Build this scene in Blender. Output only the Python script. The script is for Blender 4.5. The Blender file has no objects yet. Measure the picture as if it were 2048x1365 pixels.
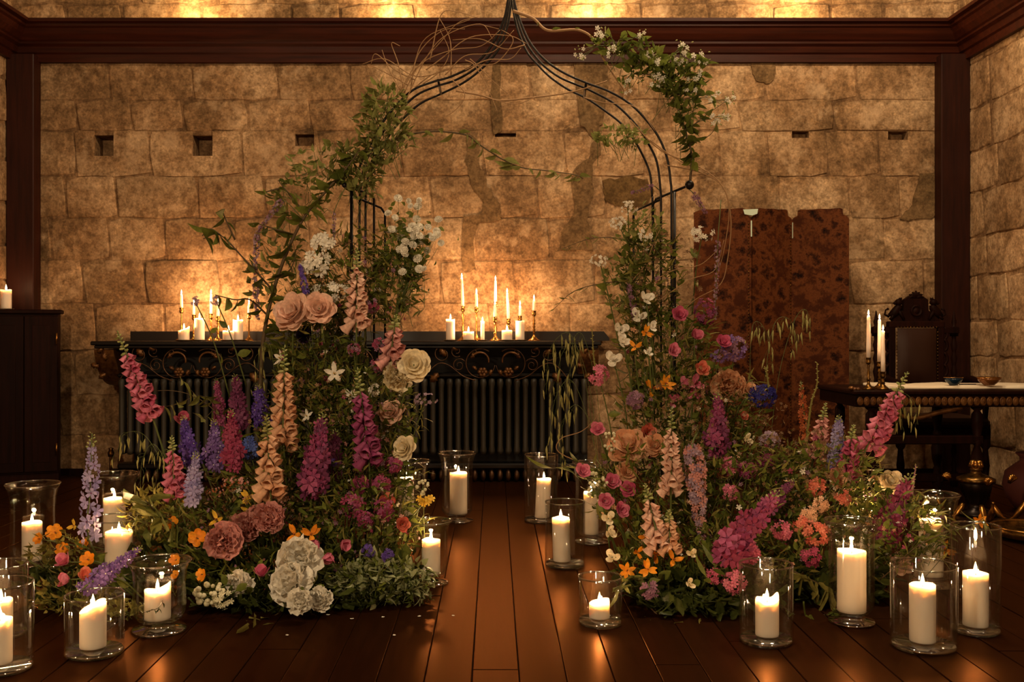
import bpy, math, random
import numpy as np
from mathutils import Vector, Matrix

random.seed(7)
rng = np.random.default_rng(7)
scene = bpy.context.scene
COL = scene.collection
PI = math.pi

# ------------------------------------------------------------------ camera
F = 1991.1                      # focal length in pixels of the 2048 px wide frame (35 mm lens)
CX, CY, CH = 988.0, 664.0, 1.05  # vanishing point, camera height
cam_d = bpy.data.cameras.new('camera'); cam = bpy.data.objects.new('camera', cam_d); COL.objects.link(cam)
cam_d.sensor_width = 36; cam_d.lens = 35
cam.location = (0, 0, CH); cam.rotation_euler = (PI / 2, 0, 0)
cam_d.shift_x = (1024 - CX) / 2048; cam_d.shift_y = (CY - 682.5) / 2048
cam_d.clip_end = 60
scene.camera = cam

# ------------------------------------------------------------------ world, exposure, cove lamps, added fill lights
w = bpy.data.worlds.new('world'); scene.world = w; w.use_nodes = True
w.node_tree.nodes['Background'].inputs[0].default_value = (0.02, 0.014, 0.009, 1)
w.node_tree.nodes['Background'].inputs[1].default_value = 0.3
vs = scene.view_settings
vs.view_transform = 'Standard'; vs.look = 'None'; vs.gamma = 1; vs.use_curve_mapping = False
vs.exposure = 1.05
cy = scene.cycles
cy.use_denoising = True
cy.transparent_max_bounces = 18
cy.use_adaptive_sampling = True; cy.adaptive_threshold = 0.12
cy.max_bounces = 5; cy.diffuse_bounces = 2; cy.glossy_bounces = 3; cy.transmission_bounces = 2
cy.sample_clamp_indirect = 3.0; cy.sample_clamp_direct = 0
cy.caustics_reflective = False; cy.caustics_refractive = False

WARM = (1.0, 0.60, 0.29)
FLAMEC = (1.0, 0.55, 0.25)
def point(name, loc, power, radius, color=WARM, parent=None):
    d = bpy.data.lights.new(name, 'POINT'); d.energy = power; d.shadow_soft_size = radius; d.color = color
    o = bpy.data.objects.new(name, d); COL.objects.link(o); o.location = loc
    if parent: o.parent = parent
    return o
# unseen fill lights, added behind the camera and overhead
for x, y, z, p in ((-1.9, -0.9, 2.95, 250), (1.9, -0.9, 2.95, 85), (0.75, 4.5, 4.3, 105), (2.1, 4.7, 4.3, 90)):
    point('fill_light', (x, y, z), p, 0.14, (1.0, 0.76, 0.47))
# small uplighters standing behind the cornice
for px in (10, 400, 790, 1190, 1580, 1960):
    point('cove_light', ((px - CX) / 272.7, 7.15, 3.35), 8.5, 0.025, (1.0, 0.66, 0.30))
for y in (5.7, 4.3):
    point('cove_light', (3.31, y, 3.36), 2.4, 0.03, (1.0, 0.66, 0.30))
    point('cove_light', (-3.39, y, 3.36), 2.4, 0.03, (1.0, 0.66, 0.30))

# ------------------------------------------------------------------ helpers
def at(px, py, Y):
    return Vector(((px - CX) * Y / F, Y, CH - (py - CY) * Y / F))
def fdep(py):                    # depth of a floor point seen at row py
    return F * CH / (py - CY)
def lin(h):
    h = h.lstrip('#'); c = [int(h[i:i + 2], 16) / 255 for i in (0, 2, 4)]
    return tuple((x / 12.92 if x <= .04045 else ((x + .055) / 1.055) ** 2.4) for x in c) + (1,)

class MB:
    """collects geometry; build() links it as one mesh object"""
    def __init__(s): s.v = []; s.f = []
    def add(s, vs_, fs):
        o = len(s.v); s.v.extend(vs_); s.f.extend([tuple(i + o for i in f) for f in fs]); return s
    def box(s, x0, x1, y0, y1, z0, z1, bev=0.0):
        if bev <= 0:
            v = [(x, y, z) for z in (z0, z1) for y in (y0, y1) for x in (x0, x1)]
            return s.add(v, [(0, 2, 3, 1), (4, 5, 7, 6), (0, 1, 5, 4), (2, 6, 7, 3), (0, 4, 6, 2), (1, 3, 7, 5)])
        b = min(bev, (x1 - x0) * .45, (y1 - y0) * .45, (z1 - z0) * .45)
        rings = []
        for z, i in ((z0, b), (z0 + b, 0), (z1 - b, 0), (z1, b)):
            j = 0 if i == 0 else b
            X0, X1, Y0, Y1 = x0 + j, x1 - j, y0 + j, y1 - j
            k = 0 if j else b
            rings.append([(X0 + k, Y0, z), (X1 - k, Y0, z), (X1, Y0 + k, z), (X1, Y1 - k, z), (X1 - k, Y1, z), (X0 + k, Y1, z), (X0, Y1 - k, z), (X0, Y0 + k, z)])
        v = [p for r in rings for p in r]; n = 8; f = []
        for r in range(3):
            for i in range(n): f.append((r * n + i, r * n + (i + 1) % n, (r + 1) * n + (i + 1) % n, (r + 1) * n + i))
        f.append(tuple(reversed(range(n)))); f.append(tuple(range(3 * n, 4 * n)))
        return s.add(v, f)
    def tube(s, pts, r0, r1=None, sides=6, cap=True):
        pts = [Vector(p) for p in pts]; n = len(pts)
        if n < 2: return s
        rad = r0 if isinstance(r0, (list, tuple)) else [r0 + ((r1 if r1 is not None else r0) - r0) * i / (n - 1) for i in range(n)]
        t0 = (pts[1] - pts[0]).normalized()
        u = t0.orthogonal().normalized(); v = []
        for i in range(n):
            t = (pts[min(i + 1, n - 1)] - pts[max(i - 1, 0)])
            t = t.normalized() if t.length > 1e-9 else t0
            u = (u - t * u.dot(t)); u = u.normalized() if u.length > 1e-6 else t.orthogonal().normalized()
            b = t.cross(u)
            for k in range(sides):
                a = 2 * PI * k / sides
                v.append(tuple(pts[i] + (u * math.cos(a) + b * math.sin(a)) * rad[i]))
        f = []
        for i in range(n - 1):
            for k in range(sides):
                f.append((i * sides + k, i * sides + (k + 1) % sides, (i + 1) * sides + (k + 1) % sides, (i + 1) * sides + k))
        if cap and sides > 2:
            f.append(tuple(reversed(range(sides)))); f.append(tuple(range((n - 1) * sides, n * sides)))
        return s.add(v, f)
    def lathe(s, prof, seg=20, c=(0, 0, 0), fn=None):
        v = []; f = []; n = len(prof)
        for i, (r, z) in enumerate(prof):
            for k in range(seg):
                a = 2 * PI * k / seg
                rr, zz = (r, z) if fn is None else fn(i, r, z, a)
                v.append((c[0] + rr * math.cos(a), c[1] + rr * math.sin(a), c[2] + zz))
        for i in range(n - 1):
            for k in range(seg):
                f.append((i * seg + k, i * seg + (k + 1) % seg, (i + 1) * seg + (k + 1) % seg, (i + 1) * seg + k))
        return s.add(v, f)
    def ell(s, c, r, seg=10, rings=6, M=None):
        v = []; f = []
        for i in range(rings + 1):
            th = PI * i / rings
            for k in range(seg):
                a = 2 * PI * k / seg
                p = Vector((r[0] * math.sin(th) * math.cos(a), r[1] * math.sin(th) * math.sin(a), -r[2] * math.cos(th)))
                if M is not None: p = M @ p
                v.append((c[0] + p.x, c[1] + p.y, c[2] + p.z))
        for i in range(rings):
            for k in range(seg):
                f.append((i * seg + k, i * seg + (k + 1) % seg, (i + 1) * seg + (k + 1) % seg, (i + 1) * seg + k))
        return s.add(v, f)
    def prism(s, poly, y0, y1):          # poly in (x,z), extruded along y
        n = len(poly)
        v = [(x, y0, z) for x, z in poly] + [(x, y1, z) for x, z in poly]
        f = [tuple(range(n)), tuple(reversed(range(n, 2 * n)))] + [(i, i + n, (i + 1) % n + n, (i + 1) % n) for i in range(n)]
        return s.add(v, f)
    def xf(s, M):
        s.v = [tuple(M @ Vector(p)) for p in s.v]; return s
    def mesh(s, name, mat, smooth=True):
        me = bpy.data.meshes.new(name); me.from_pydata(s.v, [], s.f)
        if mat: me.materials.append(mat)
        if smooth: me.polygons.foreach_set('use_smooth', [True] * len(me.polygons))
        me.update(); return me
    def build(s, name, mat, parent=None, org=None, smooth=True):
        if org is not None: s.v = [(x - org[0], y - org[1], z - org[2]) for x, y, z in s.v]
        return link(name, s.mesh(name, mat, smooth), parent)
def link(name, me, parent=None, M=None):
    o = bpy.data.objects.new(name, me); COL.objects.link(o)
    if parent: o.parent = parent
    if M is not None: o.matrix_basis = M
    return o
def tag(o, label=None, cat=None, group=None, kind=None):
    if label: o['label'] = label
    if cat: o['category'] = cat
    if group: o['group'] = group
    if kind: o['kind'] = kind
    return o
def thing(name, label, cat, loc=(0, 0, 0), group=None, rz=0):
    o = bpy.data.objects.new(name, None); COL.objects.link(o); o.location = loc; o.rotation_euler.z = rz
    o.empty_display_size = .05
    return tag(o, label, cat, group)
def spline(pts, n=8):
    pts = [Vector(p) for p in pts]
    if len(pts) == 2: return [pts[0].lerp(pts[1], i / n) for i in range(n + 1)]
    P = [pts[0] * 2 - pts[1]] + pts + [pts[-1] * 2 - pts[-2]]; out = []
    for i in range(1, len(P) - 2):
        for k in range(n):
            t = k / n; a, b, c, d = P[i - 1], P[i], P[i + 1], P[i + 2]
            out.append(.5 * ((2 * b) + (c - a) * t + (2 * a - 5 * b + 4 * c - d) * t * t + (3 * b - a - 3 * c + d) * t ** 3))
    out.append(pts[-1]); return out
def frame(z, up=Vector((0, 0, 1))):     # rotation matrix whose Z is z
    z = Vector(z).normalized(); x = up.cross(z)
    if x.length < 1e-4: x = Vector((1, 0, 0))
    x.normalize(); y = z.cross(x)
    return Matrix((x, y, z)).transposed().to_4x4()

# ------------------------------------------------------------------ materials
def mat(name, col, rough=.6, metal=0, spec=.5, **k):
    m = bpy.data.materials.new(name); m.use_nodes = True
    b = m.node_tree.nodes['Principled BSDF']
    b.inputs['Base Color'].default_value = lin(col) if isinstance(col, str) else col
    b.inputs['Roughness'].default_value = rough; b.inputs['Metallic'].default_value = metal
    b.inputs['Specular IOR Level'].default_value = spec
    for a, v in k.items(): b.inputs[a.replace('_', ' ')].default_value = v
    return m
def N(m, t, **k):
    n = m.node_tree.nodes.new(t)
    for a, v in k.items(): setattr(n, a, v)
    return n
def L(m, a, ao, b, bi): m.node_tree.links.new(a.outputs[ao], b.inputs[bi])
def ramp(m, stops):
    r = N(m, 'ShaderNodeValToRGB'); e = r.color_ramp.elements
    while len(e) < len(stops): e.new(.5)
    for i, (p, c) in enumerate(stops):
        e[i].position = p; e[i].color = lin(c) if isinstance(c, str) else c
    return r
def noise(m, scale, detail=4, rough=.6, coord='pos', vec=None):
    n = N(m, 'ShaderNodeTexNoise'); n.inputs['Scale'].default_value = scale
    n.inputs['Detail'].default_value = detail; n.inputs['Roughness'].default_value = rough
    if vec is not None: L(m, vec[0], vec[1], n, 'Vector')
    elif coord == 'pos': g = N(m, 'ShaderNodeNewGeometry'); L(m, g, 'Position', n, 'Vector')
    else: g = N(m, 'ShaderNodeTexCoord'); L(m, g, 'Object', n, 'Vector')
    return n
def mix(m, fac, a, b, blend='MIX'):
    x = N(m, 'ShaderNodeMix', data_type='RGBA', blend_type=blend)
    for i, val in ((0, fac), (6, a), (7, b)):
        if isinstance(val, tuple) and hasattr(val[0], 'outputs'): m.node_tree.links.new(val[0].outputs[val[1]], x.inputs[i])
        else: x.inputs[i].default_value = val
    return x
def bump(m, src, out, strength=.3, dist=.01):
    b = N(m, 'ShaderNodeBump'); b.inputs['Strength'].default_value = strength; b.inputs['Distance'].default_value = dist
    L(m, src, out, b, 'Height'); L(m, b, 'Normal', m.node_tree.nodes['Principled BSDF'], 'Normal'); return b

def stone_mat(name, dark, midc, light, rnd=.22):
    m = mat(name, midc, .9, spec=.15); B = m.node_tree.nodes['Principled BSDF']
    n1 = noise(m, 1.9, 5, .68); r1 = ramp(m, [(.30, dark), (.48, midc), (.68, light)]); L(m, n1, 'Fac', r1, 'Fac')
    n2 = noise(m, 17, 4, .7); r2 = ramp(m, [(.38, (.42, .38, .33, 1)), (.58, (1.05, 1.05, 1.05, 1))]); L(m, n2, 'Fac', r2, 'Fac')
    x1 = mix(m, .7, (r1, 'Color'), (r2, 'Color'), 'MULTIPLY')
    n3 = noise(m, 60, 2, .6); r3 = ramp(m, [(.35, (.62, .60, .57, 1)), (.65, (1.2, 1.18, 1.15, 1))]); L(m, n3, 'Fac', r3, 'Fac')
    x2 = mix(m, .7, (x1, 2), (r3, 'Color'), 'MULTIPLY')
    oi = N(m, 'ShaderNodeObjectInfo'); r4 = ramp(m, [(0, (1 - rnd, 1 - rnd, 1 - rnd * 1.1, 1)), (1, (1 + rnd * .6, 1 + rnd * .55, 1 + rnd * .5, 1))]); L(m, oi, 'Random', r4, 'Fac')
    x3 = mix(m, 1.0, (x2, 2), (r4, 'Color'), 'MULTIPLY')
    # pale limewash remains and dark damp stains, both with a shape of their own
    n5 = noise(m, 3.6, 5, .72); r5 = ramp(m, [(.56, (0, 0, 0, 1)), (.68, (1, 1, 1, 1))]); L(m, n5, 'Fac', r5, 'Fac')
    x4 = mix(m, (r5, 'Color'), (x3, 2), lin(light)); 
    mm = N(m, 'ShaderNodeMath', operation='MULTIPLY'); mm.inputs[1].default_value = .55; L(m, r5, 'Color', mm, 0); L(m, mm, 0, x4, 0)
    n6 = noise(m, 5.2, 5, .75); r6 = ramp(m, [(.53, (1, 1, 1, 1)), (.63, (.50, .46, .40, 1))]); L(m, n6, 'Fac', r6, 'Fac')
    x4 = mix(m, .6, (x4, 2), (r6, 'Color'), 'MULTIPLY')
    n7 = noise(m, 11, 4, .8); r7 = ramp(m, [(.55, (1, 1, 1, 1)), (.66, (1.32, 1.3, 1.26, 1))]); L(m, n7, 'Fac', r7, 'Fac')
    x4 = mix(m, 1.0, (x4, 2), (r7, 'Color'), 'MULTIPLY')
    mu = N(m, 'ShaderNodeMath', operation='ADD'); L(m, n2, 'Fac', mu, 0)
    mv = N(m, 'ShaderNodeMath', operation='MULTIPLY'); mv.inputs[1].default_value = .5; L(m, n3, 'Fac', mv, 0); L(m, mv, 0, mu, 1)
    L(m, x4, 2, B, 'Base Color'); bump(m, mu, 0, .4, .010)
    return m
def wood_mat(name, c0, c1, rough=.35, scale=(1, 14, 14), coat=0.0, spec=.4):
    m = mat(name, c0, rough, spec=spec); B = m.node_tree.nodes['Principled BSDF']
    g = N(m, 'ShaderNodeNewGeometry'); mp = N(m, 'ShaderNodeMapping'); mp.inputs['Scale'].default_value = scale; L(m, g, 'Position', mp, 'Vector')
    oi = N(m, 'ShaderNodeObjectInfo'); ad = N(m, 'ShaderNodeVectorMath', operation='ADD'); L(m, mp, 0, ad, 0); L(m, oi, 'Random', ad, 1)
    n = noise(m, 2.5, 7, .65, vec=(ad, 0)); r = ramp(m, [(.3, c0), (.7, c1)]); L(m, n, 'Fac', r, 'Fac')
    r4 = ramp(m, [(0, (.72, .72, .72, 1)), (1, (1.2, 1.2, 1.2, 1))]); L(m, oi, 'Random', r4, 'Fac')
    x = mix(m, 1.0, (r, 'Color'), (r4, 'Color'), 'MULTIPLY'); L(m, x, 2, B, 'Base Color')
    n2 = noise(m, 5, 5, .6); rr = ramp(m, [(.2, (rough * .9,) * 3 + (1,)), (.8, (min(1, rough * 1.2),) * 3 + (1,))]); L(m, n2, 'Fac', rr, 'Fac'); L(m, rr, 'Color', B, 'Roughness')
    B.inputs['Coat Weight'].default_value = coat; B.inputs['Coat Roughness'].default_value = .2
    bump(m, n, 'Fac', .12, .004)
    return m
M = {}
M['stone'] = stone_mat('stone', '#634c32', '#967554', '#c4a480', .16)
M['mortar'] = stone_mat('mortar', '#4e3b26', '#7e6044', '#aa8864', .0)
M['patch'] = stone_mat('patch_mortar', '#54422c', '#6c5438', '#846848', .05)
M['hollow_shade'] = stone_mat('painted_hollow_shade', '#4c3a20', '#5e482a', '#785c3a', .05)  # shade of a wall hollow, put into the colour of a flat patch
M['plank'] = wood_mat('floor_wood', '#100502', '#1e0b04', .42, (14, 1, 14), .0, .0)
def varnish(m, col, rough, k):                  # brown varnish: its sheen is tinted by the stain in it
    nt = m.node_tree; B = nt.nodes['Principled BSDF']; out = nt.nodes['Material Output']
    g = N(m, 'ShaderNodeBsdfGlossy'); g.inputs['Color'].default_value = col; g.inputs['Roughness'].default_value = rough
    lw = N(m, 'ShaderNodeLayerWeight'); lw.inputs['Blend'].default_value = .28; mu = N(m, 'ShaderNodeMath', operation='MULTIPLY'); mu.inputs[1].default_value = k
    L(m, lw, 'Fresnel', mu, 0); x = N(m, 'ShaderNodeMixShader'); L(m, mu, 0, x, 0); L(m, B, 0, x, 1); L(m, g, 0, x, 2); L(m, x, 0, out, 'Surface')
varnish(M['plank'], (1.0, .46, .18, 1), .33, .36)
M['beam'] = wood_mat('beam_wood', '#280f07', '#40190b', .42, (1, 14, 14), 0, .12)
M['post'] = wood_mat('post_wood', '#200c06', '#32140a', .5, (14, 14, 1), 0, .15)
M['dark'] = wood_mat('dark_wood', '#140804', '#220d07', .5, (14, 14, 1), 0, .05)
M['ceil'] = mat('ceiling_wood', '#2c1a0f', .7)
M['black'] = mat('black_shelf', '#120c09', .34, spec=.35)
M['iron'] = mat('black_iron', '#17110e', .42, .6)
M['rib'] = mat('radiator_enamel', '#302a20', .55, .1)
M['backing'] = mat('radiator_backing', '#0c0806', .8)
def patina(name, c0, c1, rough=.35, metal=.9, sc=30):
    m = mat(name, c0, rough, metal); n = noise(m, sc, 4); r = ramp(m, [(.35, c0), (.65, c1)]); L(m, n, 'Fac', r, 'Fac')
    L(m, r, 'Color', m.node_tree.nodes['Principled BSDF'], 'Base Color'); return m
M['gilt'] = patina('aged_gilt', '#4a2a12', '#7a5026', .45, .55)
M['scroll'] = patina('scroll_iron', '#3c2718', '#6b4a2e', .45, .6)
M['brass'] = patina('aged_brass', '#8a5f2c', '#c08c46', .25, .95)
M['brassd'] = patina('dark_brass', '#3a2712', '#7d5a28', .3, .9)
M['wick'] = mat('wick', '#1c120a', .9)
M['leather'] = mat('leather', '#2c170d', .5, spec=.2)
M['cloth'] = mat('linen', '#d8c8ae', .85)
M['clay'] = mat('red_clay', '#4c1a10', .75)
def wax_mat():
    m = mat('wax', '#f2dcc6', .42, spec=.35); B = m.node_tree.nodes['Principled BSDF']; B.subsurface_method = 'BURLEY'
    B.inputs['Subsurface Weight'].default_value = .9; B.inputs['Subsurface Scale'].default_value = .035
    B.inputs['Subsurface Radius'].default_value = (1.0, .74, .50)
    n = noise(m, 40, 3); bump(m, n, 'Fac', .08, .003); return m
M['wax'] = wax_mat()
def flame_mat():
    m = bpy.data.materials.new('flame'); m.use_nodes = True; nt = m.node_tree; nt.nodes.clear()
    o = N(m, 'ShaderNodeOutputMaterial'); e = N(m, 'ShaderNodeEmission'); t = N(m, 'ShaderNodeBsdfTransparent'); a = N(m, 'ShaderNodeAddShader')
    c = N(m, 'ShaderNodeTexCoord'); s = N(m, 'ShaderNodeSeparateXYZ'); L(m, c, 'Generated', s, 0)
    r = ramp(m, [(0, (.30, .22, .5, 1)), (.22, (1, .62, .22, 1)), (.55, (1, .80, .42, 1)), (1, (1, .52, .14, 1))]); L(m, s, 'Z', r, 'Fac'); L(m, r, 'Color', e, 'Color')
    e.inputs['Strength'].default_value = 6
    L(m, e, 0, a, 0); L(m, t, 0, a, 1); L(m, a, 0, o, 'Surface')
    m.cycles.emission_sampling = 'NONE'; return m
M['flame'] = flame_mat()
def glass_mat(name='clear_glass', tint=(.965, .975, .965, 1), base=.06):
    m = bpy.data.materials.new(name); m.use_nodes = True; nt = m.node_tree; nt.nodes.clear()
    o = N(m, 'ShaderNodeOutputMaterial'); t = N(m, 'ShaderNodeBsdfTransparent'); g = N(m, 'ShaderNodeBsdfGlossy'); x = N(m, 'ShaderNodeMixShader')
    t.inputs[0].default_value = tint; g.inputs['Color'].default_value = (.95, .97, 1, 1); g.inputs['Roughness'].default_value = .03
    lw = N(m, 'ShaderNodeLayerWeight'); lw.inputs['Blend'].default_value = .5
    p = N(m, 'ShaderNodeMath', operation='POWER'); L(m, lw, 'Facing', p, 0); p.inputs[1].default_value = 3.2
    k = N(m, 'ShaderNodeMath', operation='MULTIPLY_ADD'); L(m, p, 0, k, 0); k.inputs[1].default_value = .6; k.inputs[2].default_value = base
    L(m, k, 0, x, 0); L(m, t, 0, x, 1); L(m, g, 0, x, 2); L(m, x, 0, o, 'Surface'); return m
M['glass'] = glass_mat(); M['glassrim'] = glass_mat('thick_glass', (.86, .90, .88, 1), .34)
# ------------------------------------------------------------------ the room
WY = 7.30; XL, XR = -3.52, 3.437; ZC = 4.6; YB = -2.6
S0 = F / WY
def wpx(px): return (px - CX) / S0
def wpz(py): return CH - (py - CY) / S0

# floor: base and boards
fl = MB().box(XL, XR, YB, WY, -.12, -.018).build('floor', mat('floor_gap', '#120806', .8), smooth=False); tag(fl, kind='structure')
edges = [0.0766 + 0.1437 * k for k in range(-26, 25)]
for i in range(len(edges) - 1):
    x0, x1 = max(edges[i], XL), min(edges[i + 1], XR)
    if x1 - x0 < .02: continue
    random.seed(i * 3 + 1)
    cuts = [1.4, 1.4 + 1.1 + random.random() * 1.6]
    while cuts[-1] < WY: cuts.append(cuts[-1] + 2.2 + random.random() * 1.4)
    cuts[-1] = WY
    for a, b in zip(cuts[:-1], cuts[1:]):
        dz = random.uniform(-.0012, .0012)
        MB().box(x0 + .0014, x1 - .0014, a + .0012, b - .0012, -.018, dz, .002).build('plank', M['plank'], fl, smooth=False)
cl = MB().box(XL - .1, XR + .1, YB - .1, WY + .1, ZC, ZC + .1).build('ceiling', M['ceil'], smooth=False); tag(cl, kind='structure')
wb = MB().box(XL - .1, XR + .1, YB - .1, YB, -.1, ZC).build('wall_front', M['mortar'], smooth=False); tag(wb, kind='structure')

def rough_poly(x0, x1, z0, z1, j, notch=None, n=4):
    """outline of a stone in wall coordinates, corners knocked off, edges uneven; counter-clockwise"""
    c = min(.022, (x1 - x0) * .2, (z1 - z0) * .2)
    def run(a, b, k):
        return [(a[0] + (b[0] - a[0]) * t / k + random.uniform(-j, j), a[1] + (b[1] - a[1]) * t / k + random.uniform(-j, j)) for t in range(k)]
    P = run((x0 + c, z0), (x1 - c, z0), n) + run((x1, z0 + c), (x1, z1 - c), 2)
    if notch:
        a, b, d = notch
        P += [(x1 - c, z1), (b, z1), (b, d), (a, d), (a, z1)] + run((x0 + c, z1), (x0, z1 - c), 1)
    else: P += run((x1 - c, z1), (x0 + c, z1), n)
    P += run((x0, z1 - c), (x0, z0 + c), 2)
    return P
def stone_mb(P, d0, d1, inset):
    cx = sum(p[0] for p in P) / len(P); cz = sum(p[1] for p in P) / len(P); n = len(P)
    def ins(p, k):
        dx, dz = cx - p[0], cz - p[1]; l = math.hypot(dx, dz) or 1
        return (p[0] + dx / l * k, p[1] + dz / l * k)
    a = [(x, 0, z) for x, z in P]; b = [(q[0], -d0, q[1]) for q in (ins(p, inset * .35) for p in P)]; c = [(q[0], -d1, q[1]) for q in (ins(p, inset) for p in P)]
    f = []
    for r in (0, 1):
        for i in range(n): f.append((r * n + i, r * n + (i + 1) % n, (r + 1) * n + (i + 1) % n, (r + 1) * n + i))
    f.append(tuple(range(2 * n, 3 * n)))
    return MB().add(a + b + c, f)
ROWS = [(126, [12, 218, 383, 555, 700, 880, 1060, 1240, 1390, 1530, 1715, 1941]), (200, [12, 152, 262, 365, 495, 620, 760, 990, 1165, 1340, 1480, 1668, 1941]),
        (262, [12, 150, 300, 485, 640, 800, 965, 1130, 1290, 1440, 1535, 1655, 1758, 1941]), (352, [12, 130, 232, 395, 530, 700, 860, 1075, 1210, 1400, 1560, 1700, 1800, 1941]),
        (436, [12, 100, 218, 330, 470, 620, 780, 950, 1100, 1260, 1420, 1600, 1770, 1941]), (520, [12, 165, 290, 440, 600, 735, 880, 1030, 1190, 1330, 1510, 1700, 1850, 1941]),
        (608, [12, 110, 190, 330, 480, 640, 800, 980, 1140, 1300, 1460, 1650, 1790, 1941]), (702, [12, 150, 260, 430, 600, 750, 900, 1080, 1260, 1440, 1600, 1720, 1880, 1941]),
        (790, [12, 118, 210, 380, 560, 720, 900, 1090, 1250, 1400, 1590, 1760, 1941]), (872, [12, 170, 330, 500, 690, 850, 1000, 1200, 1380, 1540, 1700, 1850, 1941]), (950.5, [])]
HOLES = [(188, 227, 270, 312, .16), (385, 425, 270, 312, .16), (590, 628, 268, 292, .1), (990, 1032, 266, 274, .08), (1584, 1618, 262, 276, .08), (1776, 1816, 262, 280, .1)]
# mortar backing of the back wall with real openings at the putlog holes
wall = MB()
xs = sorted({XL - .1, XR + .1} | {wpx(h[0]) for h in HOLES} | {wpx(h[1]) for h in HOLES}); zs = sorted({-.1, ZC} | {wpz(h[2]) for h in HOLES} | {wpz(h[3]) for h in HOLES})
MY = WY + .010
for i in range(len(xs) - 1):
    for k in range(len(zs) - 1):
        mx, mz = (xs[i] + xs[i + 1]) / 2, (zs[k] + zs[k + 1]) / 2
        if any(wpx(h[0]) < mx < wpx(h[1]) and wpz(h[3]) < mz < wpz(h[2]) for h in HOLES): continue
        wall.add([(xs[i], MY, zs[k]), (xs[i + 1], MY, zs[k]), (xs[i + 1], MY, zs[k + 1]), (xs[i], MY, zs[k + 1])], [(0, 1, 2, 3)])
for a, b, t, s, d in HOLES:
    x0, x1, z0, z1 = wpx(a), wpx(b), wpz(s), wpz(t); y = MY + d
    wall.add([(x0, MY, z0), (x1, MY, z0), (x1, MY, z1), (x0, MY, z1), (x0, y, z0), (x1, y, z0), (x1, y, z1), (x0, y, z1)],
             [(0, 1, 5, 4), (1, 2, 6, 5), (2, 3, 7, 6), (3, 0, 4, 7), (4, 5, 6, 7)])
back = wall.build('wall_back', M['mortar'], smooth=False); tag(back, kind='structure')
random.seed(11)
def set_stone(parent, MX, P, d, nt=None):
    o = stone_mb(P, d * .8, d, 0 if nt else .012).xf(MX).build('stone', M['stone'], parent, None, not nt)
    return o
MXB = Matrix.Translation((0, MY, 0))
for r in range(len(ROWS) - 1):
    y0, js = ROWS[r]; y1 = ROWS[r + 1][0]
    for a, b in zip(js[:-1], js[1:]):
        g = random.uniform(-.001, .004)
        x0, x1, z0, z1 = wpx(a) + g, wpx(b) - g, wpz(y1) + g, wpz(y0) - g
        nt = None
        for h in HOLES:
            if a < h[0] and h[1] < b and y0 <= h[2] and h[3] < y1: nt = (wpx(h[0]), wpx(h[1]), wpz(h[3]))
        set_stone(back, MXB, rough_poly(x0, x1, z0, z1, .007, nt), random.uniform(.003, .013), nt)
def fill_rows(parent, MX, u0, u1, z0, z1, seed):
    random.seed(seed); z = z0
    while z < z1 - .08:
        h = random.uniform(.25, .33); zt = min(z + h, z1)
        if z1 - zt < .1: zt = z1
        u = u0 - random.uniform(0, .3)
        while u < u1:
            wd = random.uniform(.34, .68); a, b = max(u, u0), min(u + wd, u1)
            if b - a > .06:
                g = random.uniform(.003, .007)
                set_stone(parent, MX, rough_poly(a + g, b - g, z + g, zt - g, .009), random.uniform(.003, .013))
            u += wd
        z = zt
fill_rows(back, MXB, XL, XR, 3.16, ZC, 5)
# side walls: mortar with stones where the picture can see them
wl = MB().add([(XL - .010, YB, -.1), (XL - .010, WY + .03, -.1), (XL - .010, WY + .03, ZC), (XL - .010, YB, ZC)], [(0, 1, 2, 3)]).build('wall_left', M['mortar'], smooth=False); tag(wl, kind='structure')
wr = MB().add([(XR + .010, YB, -.1), (XR + .010, WY + .03, -.1), (XR + .010, WY + .03, ZC), (XR + .010, YB, ZC)], [(0, 1, 2, 3)]).build('wall_right', M['mortar'], smooth=False); tag(wr, kind='structure')
MR = Matrix(((0, 1, 0, XR + .010), (-1, 0, 0, WY), (0, 0, 1, 0), (0, 0, 0, 1)))     # u runs from the corner towards the viewer
ML = Matrix(((0, -1, 0, XL - .010), (1, 0, 0, 4.4), (0, 0, 1, 0), (0, 0, 0, 1)))
fill_rows(wr, MR, 0, 1.7, 0, ZC, 21)
fill_rows(wl, ML, 1.2, 2.9, 0, ZC, 22)
# smeared repair mortar over the stones; a dark patch paints a hollow's shade
for pts in ([(984, 120), (1003, 120), (1001, 180), (1006, 262), (984, 270), (982, 190)],
            [(934, 268), (962, 282), (958, 322), (976, 372), (1000, 410), (1002, 440), (958, 446), (948, 470), (952, 540), (924, 545), (926, 432), (962, 428), (968, 408), (944, 372), (932, 320)],
            [(1146, 118), (1216, 118), (1214, 180), (1206, 246), (1192, 262), (1204, 300), (1186, 330), (1186, 380), (1176, 440), (1184, 500), (1120, 500), (1122, 462), (1148, 430), (1144, 340), (1176, 320), (1186, 280), (1162, 250)],
            [(1504, 118), (1550, 118), (1550, 150), (1540, 166), (1512, 164), (1504, 146)],
            [(1206, 362), (1250, 352), (1296, 358), (1306, 384), (1290, 410), (1230, 414), (1208, 400)],
            [(1840, 350), (1885, 340), (1890, 420), (1850, 440), (1800, 440), (1822, 410)]):
    Q = []
    for i, p in enumerate(pts):
        q = pts[(i + 1) % len(pts)]
        for k in range(4):
            Q.append((wpx(p[0] + (q[0] - p[0]) * k / 4 + random.uniform(-3, 3)), wpz(p[1] + (q[1] - p[1]) * k / 4 + random.uniform(-3, 3))))
    MB().prism(Q, WY - .008 if pts[0][0] != 1206 else WY - .006, WY + .02).build('mortar_or_shade_patch', M['patch' if pts[0][0] != 1206 else 'hollow_shade'], back, smooth=False)

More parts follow.
